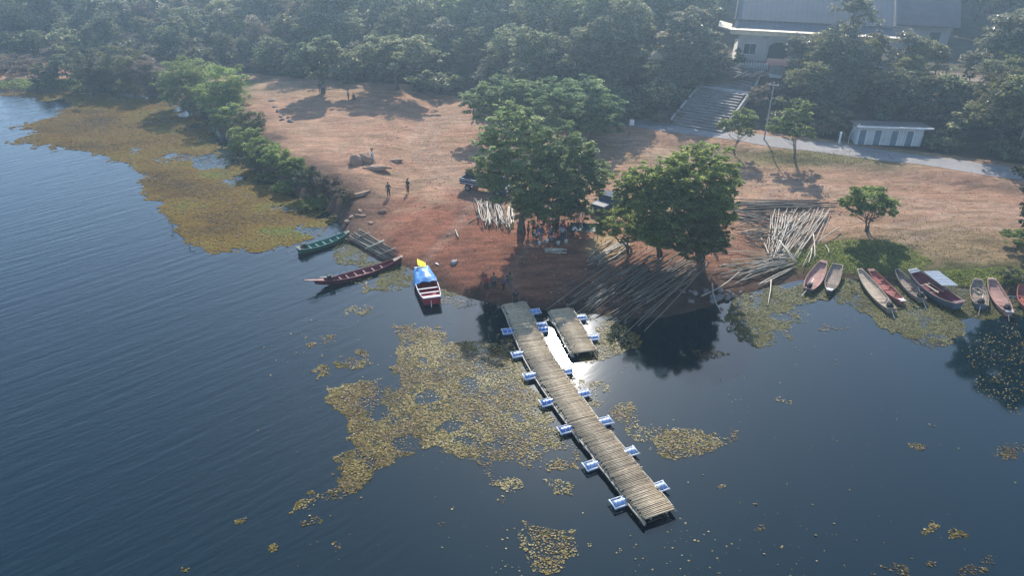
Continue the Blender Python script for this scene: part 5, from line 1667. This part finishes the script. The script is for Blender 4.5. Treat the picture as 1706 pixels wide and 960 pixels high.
for nm, P in POSES.items():
    hz = P['hip']; ln = P['lean']
    sit = nm == 'sit'
    cz = .50 * math.cos(ln); cy2 = -.50 * math.sin(ln)
    pel = (0, 0, hz + .04); ch = (0, cy2 * .75, hz + .04 + cz * .75); nk = (0, cy2 * 1.12, hz + .06 + cz * 1.1)
    hd = (0, nk[1] - .02 - ln * .12, nk[2] + .11); ht = (0, hd[1] - .01 - ln * .08, hd[2] + .12)
    nose = (0, hd[1] - .105, hd[2] + .02)
    shL = (.18, ch[1] * 1.2, ch[2] + .07); shR = (-.18, ch[1] * 1.2, ch[2] + .07)
    kz = .42 if sit else .49; 
    L_ = [pel, ch, nk, hd, ht, nose, shL, P['elL'], P['wrL'], shR, P['elR'], P['wrR']]
    if sit: kn = [(P['knL'][0], P['knL'][1], .46), (P['knR'][0], P['knR'][1], .46)]
    else: kn = [(P['knL'][0], P['knL'][1], hz * .53), (P['knR'][0], P['knR'][1], hz * .53)]
    an = [(P['anL'][0], P['anL'][1], .09), (P['anR'][0], P['anR'][1], .09)]
    hp = [(.10, .0, hz - .04), (-.10, .0, hz - .04)]
    toe = [(an[0][0] + .02, an[0][1] - .17, .035), (an[1][0] - .02, an[1][1] - .17, .035)]
    pts = L_ + [hp[0], kn[0], an[0], toe[0], hp[1], kn[1], an[1], toe[1]]
    hand = []
    for w_i, e_i, sgn in ((8, 7, 1), (11, 10, -1)):
        w_ = Vector(pts[w_i]); e = Vector(pts[e_i]); d = (w_ - e).normalized()
        pts.append(tuple(w_ + d * .09)); hand.append(len(pts) - 1)
    ed = [(0, 1), (1, 2), (2, 3), (3, 4), (3, 5), (1, 6), (6, 7), (7, 8), (1, 9), (9, 10), (10, 11), (0, 12), (12, 13), (13, 14), (14, 15), (0, 16), (16, 17), (17, 18), (18, 19), (8, 20), (11, 21)]
    rad = [(.13, .10), (.15, .105), .055, (.075, .092), (.06, .07), .018, .06, .043, .030, .06, .043, .030, .085, .058, .038, .03, .085, .058, .038, .03, (.042, .018), (.042, .018)]
    # fingers
    for hi2, w_i in zip(hand, (8, 11)):
        h = Vector(pts[hi2]); d = (h - Vector(pts[w_i])).normalized(); sd_ = d.cross(Vector((1, 0, 0)))
        sd_ = sd_.normalized() if sd_.length > .1 else Vector((0, 1, 0))
        for q, ln_ in ((-.03, .07), (-.01, .085), (.01, .08), (.03, .06)):
            pts.append(tuple(h + sd_ * q + d * ln_)); ed.append((hi2, len(pts) - 1)); rad.append(.009)
        pts.append(tuple(h - d * .05 + sd_ * -.065)); ed.append((hi2, len(pts) - 1)); rad.append(.011)
    PM[nm, 'body'] = skin('body', pts, ed, rad, 1)
    up = lambda a, b, t: tuple(Vector(a).lerp(Vector(b), t))
    sp = [pel, ch, up(ch, nk, .62), shL, up(shL, P['elL'], .8), shR, up(shR, P['elR'], .8)]
    PM[nm, 'shirt'] = skin('shirt', sp, [(0, 1), (1, 2), (1, 3), (3, 4), (1, 5), (5, 6)], [(.155, .125), (.172, .13), (.085, .075), .082, .066, .082, .066], 1)
    tp = [(0, 0, hz + .03), hp[0], kn[0], up(kn[0], an[0], .85), hp[1], kn[1], up(kn[1], an[1], .85)]
    PM[nm, 'trousers'] = skin('trousers', tp, [(0, 1), (1, 2), (2, 3), (0, 4), (4, 5), (5, 6)], [(.158, .125), .108, .080, .066, .108, .080, .066], 1)
    mb = MB(); hc = Vector(hd).lerp(Vector(ht), .55) + Vector((0, .02, .025)); mb.ell(hc, (.098, .112, .10), 10, 6, .03); PM[nm, 'hair'] = mb.mesh('hair', True)
    mb = MB(); hc = Vector(ht) + Vector((0, 0, -.01))
    mb.tube([hc + Vector((0, 0, .0)), hc + Vector((0, 0, .015)), hc + Vector((0, 0, .02)), hc + Vector((0, 0, .12))], [.24, .235, .115, .08], 12); PM[nm, 'hat'] = mb.mesh('hat', True)
CL = {}


def cloth(c):
    if c not in CL: CL[c] = simple('cloth', c, tuple(x * .75 for x in c), .85, 9)
    return CL[c]


def person(px, py, pose, shirt, trou, label, rz=0, hat=None, zfix=None, group=None, sc=1.0):
    p = hit(px, py) if zfix is None else at(px, py, zfix)
    o = empty('person', p, rz, label, 'person', group); o.scale = (sc,) * 3
    link('body', PM[pose, 'body'].copy(), M['skin'], o)
    link('shirt', PM[pose, 'shirt'].copy(), cloth(shirt), o)
    link('trousers', PM[pose, 'trousers'].copy(), cloth(trou), o)
    link('hair', PM[pose, 'hair'].copy(), M['hair'], o)
    if hat: link('hat', PM[pose, 'hat'].copy(), cloth(hat), o)
    return o


K, NV, RD, WH, GR, MR, BL_, GN, OL = (.03, .03, .035), (.03, .04, .09), (.40, .05, .06), (.70, .70, .68), (.20, .20, .21), (.14, .035, .04), (.08, .15, .32), (.05, .12, .07), (.12, .11, .06)
person(648, 328, 'stand', (.06, .07, .07), (.05, .05, .06), 'person in dark grey clothes standing left of another on open dirt', R(200))
person(680, 322, 'reach', K, (.13, .045, .05), 'person with a raised arm and dark red trousers on open dirt', R(150))
person(621, 271, 'walk', WH, (.6, .58, .55), 'person in white beside the earth heaps, wearing a dark hat', R(60), hat=K)
SGp = 'people on the shaded shore'
person(810, 486, 'walk', RD, K, 'person in a red shirt walking at the shore, leftmost of the shore group', R(20), group=SGp)
person(823, 484, 'stand', (.16, .10, .09), K, 'person in brown shirt and black trousers standing on the shore', R(180), group=SGp)
person(838, 486, 'bend', (.12, .08, .14), K, 'person in a purple shirt bending over at the shore', R(90), group=SGp)
person(850, 484, 'stand', OL, (.2, .17, .15), 'person in olive shirt, right of the purple shirted one', R(230), group=SGp)
person(859, 512, 'stand', K, K, 'person in black standing at the jetty root', R(10), group=SGp)
CGp = 'crowd under the tallest tree'
for a in ((897, 372, 'stand', WH, NV, 'person in a white shirt at the left of the crowd', 40), (905, 378, 'bend', WH, K, 'bending person in white at the left of the crowd', 120),
          (913, 363, 'stand', (.35, .36, .4), NV, 'person in light grey at the back of the crowd', 200), (903, 390, 'sit', (.13, .13, .2), K, 'person in dark blue sitting low in the crowd', 250),
          (916, 394, 'sit', GR, NV, 'person in grey sitting at the front of the crowd', 170), (888, 384, 'sit', (.26, .05, .06), K, 'person in dark red sitting at the left end of the crowd', 80),
          (928, 386, 'stand', NV, K, 'person in navy standing mid crowd', 190), (933, 390, 'bend', (.22, .06, .10), GR, 'bending person in plum shirt mid crowd', 60),
          (922, 378, 'sit', OL, K, 'person in olive sitting mid crowd', 300), (947, 389, 'sit', (.62, .05, .10), NV, 'person in bright red sitting right of the crowd', 210),
          (939, 393, 'sit', (.40, .36, .3), K, 'person in beige sitting beside the bright red one', 140), (963, 362, 'stand', K, NV, 'person in black standing apart behind the crowd', 200), (972, 364, 'walk', GR, (.5, .5, .5), 'person in grey top and pale trousers behind the crowd', 300)):
    person(a[0], a[1], a[2], a[3], a[4], a[5], R(a[6]), group=CGp)
for a in ((894, 398, 'sit', (.5, .48, .45), K, 'person in cream sitting at the lower left of the crowd', 200), (902, 402, 'bend', (.09, .1, .22), GR, 'bending person in indigo below the crowd', 260),
          (925, 402, 'sit', (.55, .12, .08), K, 'person in orange red sitting lowest in the crowd', 150), (936, 402, 'stand', (.28, .3, .34), NV, 'person in slate grey standing at the lower right of the crowd', 180),
          (953, 398, 'bend', (.6, .6, .58), NV, 'bending person in white beside the green awning', 100), (880, 396, 'stand', (.1, .09, .08), K, 'person in dark brown at the left of the crowd trunk', 90)):
    person(a[0], a[1], a[2], a[3], a[4], a[5], R(a[6]), group=CGp)
person(1181, 178, 'walk', K, K, 'person in black walking up the middle of the staircase', R(150))
for a in ((1199, 120, 'stand', BL_, NV, 'person in blue at the top of the stairs, left one', 90), (1206, 119, 'bend', WH, NV, 'bending person in white at the top of the stairs', 30), (1213, 119, 'stand', (.1, .16, .26), K, 'person in dark blue at the top of the stairs, right one', 200)):
    person(a[0], a[1], a[2], a[3], a[4], a[5], R(a[6]), zfix=ZP + .03, group='people at the stair top')
person(534, 155, 'stand', K, GR, 'dark figure under the lone round tree, left one', R(30)); person(541, 156, 'stand', (.16, .13, .12), K, 'figure in brown under the lone round tree, right one', R(200))
person(581, 167, 'stand', GR, K, 'dark figure near the shadow of the umbrella tree', R(100)); person(590, 166, 'sit', K, K, 'figure crouching near the shadow of the umbrella tree', R(10))
person(789, 199, 'stand', K, NV, 'person left of three in the field behind the umbrella trees', R(100)); person(795, 199, 'bend', K, K, 'person bending in the middle of three in the far field', R(70)); person(801, 198, 'stand', (.2, .1, .1), K, 'person right of three in the far field', R(200))
person(1166, 412, 'stand', NV, K, 'person in navy in deep shade under the right trees', R(190)); person(1188, 410, 'stand', (.3, .12, .1), K, 'person in rust shirt in deep shade under the right trees', R(120))


# ================================================================== VEHICLES AND LOOSE THINGS
def wheel(o, x, y, r=.42, w_=.24):
    mb = MB(); ys = [y - w_ / 2, y - w_ / 2 + .03, y + w_ / 2 - .03, y + w_ / 2]
    mb.tube([(x, q, r) for q in ys], [r * .9, r, r, r * .9], 16); wo_ = mb.build('wheel', M['rubber'], o)
    mb = MB(); s = 1 if y > 0 else -1
    mb.tube([(x, y + s * (w_ / 2 - .02), r), (x, y + s * (w_ / 2 + .015), r)], [r * .55, r * .5], 12); mb.build('rim', M['steel'], wo_)


tp_ = hit(775, 312)
tr = empty('flatbed_truck', tp_, R(-27), 'dark flatbed truck with pale side rails half under the shade tree', 'truck')
mb = MB(); mb.box((2.9, 0, .66), (5.6, .8, .2)); mb.build('chassis', M['dark'], tr)
mb = MB(); mb.box((1.75, 0, .86), (3.7, 2.05, .1)); bed = mb.build('bed', M['truck_paint'], tr)
for c_, s_2, nm in (((1.75, 1.0, 1.2), (3.7, .07, .6), 'side_board'), ((1.75, -1.0, 1.2), (3.7, .07, .6), 'side_board'), ((-.08, 0, 1.2), (.07, 1.93, .6), 'tailgate'), ((3.56, 0, 1.35), (.07, 1.93, .9), 'headboard')):
    mb = MB(); mb.box(c_, s_2); mb.build(nm, M['truck_paint'], tr)
for y in (-1.05, 1.05):
    for zz in (1.02, 1.36, 1.53):
        mb = MB(); mb.box((1.75, y, zz), (3.72, .05, .06)); mb.build('rail', M['truck_rail'], tr)
mb = MB()
prof_ = [(3.75, .5), (5.75, .5), (5.8, 1.15), (5.45, 1.3), (5.05, 2.1), (3.85, 2.15), (3.75, 1.2)]
vs = [(x, -.95, z) for x, z in prof_] + [(x, .95, z) for x, z in prof_]; k = len(prof_)
mb.add(vs, [tuple(range(k)), tuple(range(2 * k - 1, k - 1, -1))] + [(j, j + k, (j + 1) % k + k, (j + 1) % k) for j in range(k)]); mb.build('cab', M['truck_paint'], tr)
mb = MB(); slab(mb, [(5.46, -.8, 1.38), (5.46, .8, 1.38), (5.12, .75, 2.02), (5.12, -.75, 2.02)], .03); mb.build('windscreen', M['glass'], tr)
for y in (-.965, .965):
    mb = MB(); mb.box((4.55, y, 1.65), (.9, .02, .5)); mb.build('side_window', M['glass'], tr)
for y in (-.7, .7):
    mb = MB(); mb.box((5.82, y, .85), (.06, .28, .18)); mb.build('headlight', M['white'], tr)
mb = MB(); mb.box((5.86, 0, .5), (.14, 1.9, .2)); mb.build('bumper', M['steel'], tr)
for x in (.9, 4.75):
    for y in (-.88, .88): wheel(tr, x, y)
br = leaf_cloud([(np.array((.7, .1, 1.9)), (.5, .6, .5))], 500, .28, np.random.default_rng(3), clump=.4)
pb_ = link('brush_bundle', np_mesh('brush_bundle', *br), M['leaf_olive']); pb_.matrix_world = tr.matrix_basis.copy(); tag(pb_, 'bundle of cut leafy brush standing in the truck bed', 'brush')

cp = hit(1014, 346)
cr = empty('pickup', cp, R(52), 'blue grey pickup parked in shade between the tree clusters', 'pickup')
mb = MB(); prof_ = [(-2.4, .45), (2.4, .45), (2.45, .95), (1.3, 1.08), (.75, 1.62), (-.65, 1.64), (-.85, 1.1), (-2.4, 1.05)]
vs = [(x, -.85, z) for x, z in prof_] + [(x, .85, z) for x, z in prof_]; k = len(prof_)
mb.add(vs, [tuple(range(k)), tuple(range(2 * k - 1, k - 1, -1))] + [(j, j + k, (j + 1) % k + k, (j + 1) % k) for j in range(k)]); mb.build('body', M['car_blue'], cr)
mb = MB(); slab(mb, [(1.26, -.72, 1.13), (1.26, .72, 1.13), (.80, .66, 1.60), (.80, -.66, 1.60)], .03); wsn = mb.build('windscreen', M['glass'], cr); wsn.location = (.02, 0, .02)
for y in (-.86, .86):
    mb = MB(); mb.box((.1, y, 1.34), (1.1, .02, .34)); mb.build('side_window', M['glass'], cr)
mb = MB(); mb.box((-1.62, 0, 1.07), (1.4, 1.5, .02)); mb.build('cargo_bed', M['dark'], cr)
for x in (-1.5, 1.5):
    for y in (-.78, .78): wheel(cr, x, y, .34, .2)

# dark green awning sheet spread on low poles beside the crowd
g0, g1, g2, g3 = at(952, 386, 1.5 + 1), at(968, 374, 1.5 + 1), at(985, 379, 1.5 + 1), at(965, 391, 1.5 + 1)
gp = hit(968, 394)
aw = empty('awning', gp, 0, 'dark green awning sheet on short poles right of the crowd', 'awning')
C4 = [Vector((-1.5, -.7, .95)), Vector((1.2, -.9, .9)), Vector((1.7, .8, 1.0)), Vector((-1.0, 1.0, 1.1))]
mb = MB(); vs = []; fs = []
for i in range(9):
    for j in range(9):
        u, v = i / 8, j / 8
        p = C4[0].lerp(C4[1], u).lerp(C4[3].lerp(C4[2], u), v); p.z -= .22 * math.sin(math.pi * u) * math.sin(math.pi * v) + .03 * math.sin(u * 12 + v * 5)
        vs.append(p)
for i in range(8):
    for j in range(8): a = i * 9 + j; fs.append((a, a + 9, a + 10, a + 1))
mb.add(vs, fs); mb.build('sheet', M['pickup_green'], aw, True)
for c in C4:
    mb = MB(); mb.tube([(c.x, c.y, -.1), (c.x, c.y, c.z + .1)], .035, 6); mb.build('pole', M['bamboo'], aw)


def lump(name, px, py, r, label, cat, mat, group=None, seed=0, rz=0, noise=.28, sink=.35):
    p = hit(px, py); rg = random.Random(seed)
    bm = bmesh.new(); bmesh.ops.create_icosphere(bm, subdivisions=3, radius=1)
    for v in bm.verts:
        q = v.co
        k = 1 + noise * ((fbm(np.array([q.x * 1.6 + seed * 3.1]), np.array([q.y * 1.6 + q.z * 1.3 + seed]), 3, 3)[0] - .5) * 2.4 + (fbm(np.array([q.x * 5 + seed]), np.array([q.y * 5 + q.z * 4]), 9, 2)[0] - .5) * 1.3)
        v.co = Vector((q.x * r[0], q.y * r[1], max(q.z, -sink) * r[2])) * k
    me_ = bpy.data.meshes.new(name); bm.to_mesh(me_); bm.free()
    me_.polygons.foreach_set('use_smooth', [True] * len(me_.polygons))
    o = link(name, me_, mat); o.location = p + Vector((0, 0, r[2] * sink * .6)); o.rotation_euler = (0, 0, rz)
    return tag(o, label, cat, group)


lump('earth_heap', 594, 272, (.8, .7, .95), 'tall dark earth heap, left of the pair on the field', 'earth heap', M['earth'], seed=1)
lump('earth_heap', 609, 267, (1.05, .8, .8), 'rounded dark earth heap, right of the pair on the field', 'earth heap', M['earth'], seed=2)
lump('earth_heap', 627, 281, (1.5, .7, .4), 'low tan earth heap in front of the dark pair', 'earth heap', M['earth'], seed=3)
lump('earth_heap', 660, 268, (.8, .5, .3), 'small flat earth heap right of the others', 'earth heap', M['earth'], seed=4)
M['stone'] = simple('stone', (.22, .185, .16), (.13, .11, .095), .9, 3, .4)
for i, (px, py) in enumerate(((462, 186), (468, 194), (474, 191), (480, 196), (470, 200), (458, 178), (484, 203), (453, 168))):
    lump('rubble_block', px, py, (U(.2, .5), U(.15, .4), U(.12, .3)), 'pale rubble block tipped at the top of the left bank', 'rubble', M['stone'], 'rubble on the left bank', seed=i + 10, rz=U(0, 3), noise=.35)
for i in range(26):
    lump('shore_stone', U(1135, 1262), U(484, 506), (U(.15, .42), U(.12, .35), U(.1, .26)), 'dark stone on the shaded shore right of the pole heap', 'stone', M['stone'], 'stones on the shaded shore', seed=i + 40, rz=U(0, 3), noise=.35)
for i in range(7):
    lump('bank_clod', U(576, 640), U(340, 372), (U(.15, .45), U(.15, .35), U(.1, .22)), 'reddish clod of earth on the eroded bank near the two people', 'clod', M['earth'], 'clods on the eroded bank', seed=i + 80, rz=U(0, 3), noise=.4)
M['sack'] = simple('sack', (.30, .28, .27), (.20, .185, .18), .8, 5, .2)
for i, (px, py, lab) in enumerate(((757, 438, 'grey sack heap on the red soil above the red boat'), (866, 372, 'white sack at the right edge of the pale pole pile'), (872, 364, 'pale sack behind the white one by the pole pile'), (866, 358, 'pinkish sack highest of three by the pole pile'), (921, 398, 'small pale bag in front of the crowd'))):
    lump('sack', px, py, (.42, .3, .22), lab, 'sack', M['sack'] if i != 3 else M['wood_pink'], seed=i + 120, rz=U(0, 3), noise=.2)
M['plastic'] = simple('plastic', (.60, .60, .58), (.5, .5, .48), .4, 3)
for i, (px, py, lab) in enumerate(((899, 408, 'white plastic bucket lowest left in the shade of the tallest tree'), (911, 405, 'white plastic bucket below the sitting crowd'), (943, 405, 'white plastic bucket near the green awning'), (930, 408, 'white plastic bucket lowest under the crowd'))):
    p = hit(px, py); o = empty('bucket', p, U(0, 6), lab, 'bucket')
    mb = MB(); mb.tube([(0, 0, 0), (0, 0, .34), (0, 0, .36)], [.14, .18, .19], 12); mb.build('pail', M['plastic'], o, True)
    mb = MB(); mb.tube([(.18 * math.cos(t), 0, .34 + .16 * math.sin(t)) for t in np.linspace(0, 3.14, 9)], .012, 4); mb.build('handle', M['steel'], o)
lump('bundle', 728, 440, (.28, .1, .07), 'small white bundle on the red soil right of the yellow flag', 'bundle', M['white'], seed=140, rz=-.8)
# eroded pale slump at the bank
lump('earth_mound', 600, 324, (1.4, .4, .25), 'long pale earth mound along the bank edge beside the people', 'earth mound', M['earth'], seed=150, rz=.7, noise=.3)
# dead branches left standing in the weed at the far left
def twig(px, py, label, h=1.2):
    p = at(px, py, 0); mb = MB()
    mb.tube([(0, 0, -.3), (U(-.2, .2), 0, h * .5), (U(-.4, .4), 0, h)], [.05, .035, .015], 5)
    for k in range(4):
        z = U(.3, .8) * h; mb.tube([(0, 0, z), (U(-.9, .9), U(-.3, .3), z + U(.0, .5))], [.025, .01], 4)
    o = mb.build('dead_branch', M['bark_pale']); o.location = p; tag(o, label, 'branch')


twig(152, 163, 'dead branch standing in the brown weed at far left', 1.6); twig(286, 376, 'bare branch poking from the water at the weed edge', 1.0); twig(318, 412, 'dark twig at the lower tip of the weed mat', .6)
# loose soil crumbs strewn over the trampled tip
n = 5200
rg_ = np.random.default_rng(77)
x = rg_.uniform(-18, 44, n * 2); y = rg_.uniform(52, 112, n * 2); s = sdist(x, y); uu, nn2 = un(x, y)
ok = (s > .5) & (nn2 < -2) & (fbm(x * .4, y * .4, 99, 3) > .42); x, y = x[ok][:n], y[ok][:n]; n = len(x); z = tz(x, y)
r_ = .03 + .10 * rg_.random(n) ** 3
base = np.array([[1, 0, 0], [0, 1, 0], [-1, 0, 0], [0, -1, 0], [0, 0, .9]], float)
Vc = base[None] * r_[:, None, None] * rg_.uniform(.6, 1.3, (n, 5, 1)) + np.stack([x, y, z - .01], 1)[:, None]
Fc = np.array([[0, 1, 4], [1, 2, 4], [2, 3, 4], [3, 0, 4]])[None] + (np.arange(n) * 5)[:, None, None]
tag(link('soil_crumbs', np_mesh('soil_crumbs', Vc.reshape(-1, 3), Fc.reshape(-1, 3)), M['earth']), 'loose crumbs of reddish soil over the trampled ground', 'soil', kind='stuff')

# ================================================================== LIGHT, SKY, CAMERA
SUN_EL, SUN_AZ = R(34.6), R(4.7)
w = bpy.data.worlds.new('World'); SC.world = w; w.use_nodes = True
nt = w.node_tree
sky = nt.nodes.new('ShaderNodeTexSky'); sky.sky_type = 'NISHITA'; sky.sun_disc = False
sky.sun_elevation = SUN_EL; sky.sun_rotation = SUN_AZ; sky.altitude = 300; sky.air_density = 1.0; sky.dust_density = .5; sky.ozone_density = 2.0
nt.links.new(sky.outputs[0], nt.nodes['Background'].inputs[0])
nt.nodes['Background'].inputs[1].default_value = SKY_STR
sl = bpy.data.lights.new('sun', 'SUN'); sl.energy = SUN_STR; sl.angle = R(.53); sl.color = (1, .94, .86)
so = bpy.data.objects.new('sun', sl); COL.objects.link(so)
sd = Vector((math.sin(SUN_AZ) * math.cos(SUN_EL), math.cos(SUN_AZ) * math.cos(SUN_EL), math.sin(SUN_EL)))
so.rotation_euler = sd.to_track_quat('Z', 'Y').to_euler(); so.location = (0, 80, 90)

if HAZE > 0:
    x0, x1, y0, y1 = V0[0] - 4, V0[1] + 4, V0[2] - 4, V0[3] + 4
    zb, zt = V0[4] - 1.0, max(V0[5], H + 14) + 4
    q = MB(); q.box(((x0 + x1) / 2, (y0 + y1) / 2, (zb + zt) / 2), (x1 - x0, y1 - y0, zt - zb)); ho = q.build('haze', None)
    hm = bpy.data.materials.new('haze'); hm.use_nodes = True
    hn = hm.node_tree; hn.nodes.remove(hn.nodes['Principled BSDF'])
    pv = hn.nodes.new('ShaderNodeVolumePrincipled'); pv.inputs['Density'].default_value = HAZE
    pv.inputs['Color'].default_value = (.60, .82, 1.0, 1); pv.inputs['Anisotropy'].default_value = .7
    hn.links.new(pv.outputs[0], hn.nodes['Material Output'].inputs['Volume'])
    ho.data.materials.append(hm); tag(ho, kind='stuff')

cam = bpy.data.cameras.new('camera'); co_ = bpy.data.objects.new('camera', cam); COL.objects.link(co_)
cam.sensor_width = 36; cam.lens = F / 1706 * 36; cam.clip_end = 4000; cam.clip_start = .5
co_.location = (0, 0, H); co_.rotation_euler = (math.pi / 2 - TH, 0, 0)
SC.camera = co_
SC.view_settings.view_transform = 'Standard'; SC.view_settings.look = 'None'
SC.view_settings.exposure = EXPO; SC.view_settings.gamma = 1; SC.view_settings.use_curve_mapping = False
SC.render.engine = 'CYCLES'
cy = SC.cycles
cy.use_denoising = True
try: cy.denoiser = 'OPENIMAGEDENOISE'
except Exception: pass
cy.max_bounces = 6; cy.diffuse_bounces = 2; cy.glossy_bounces = 3; cy.transmission_bounces = 2; cy.transparent_max_bounces = 4; cy.volume_bounces = 0
cy.caustics_reflective = False; cy.caustics_refractive = False
cy.sample_clamp_indirect = 4.0
cy.use_adaptive_sampling = True; cy.adaptive_threshold = .02
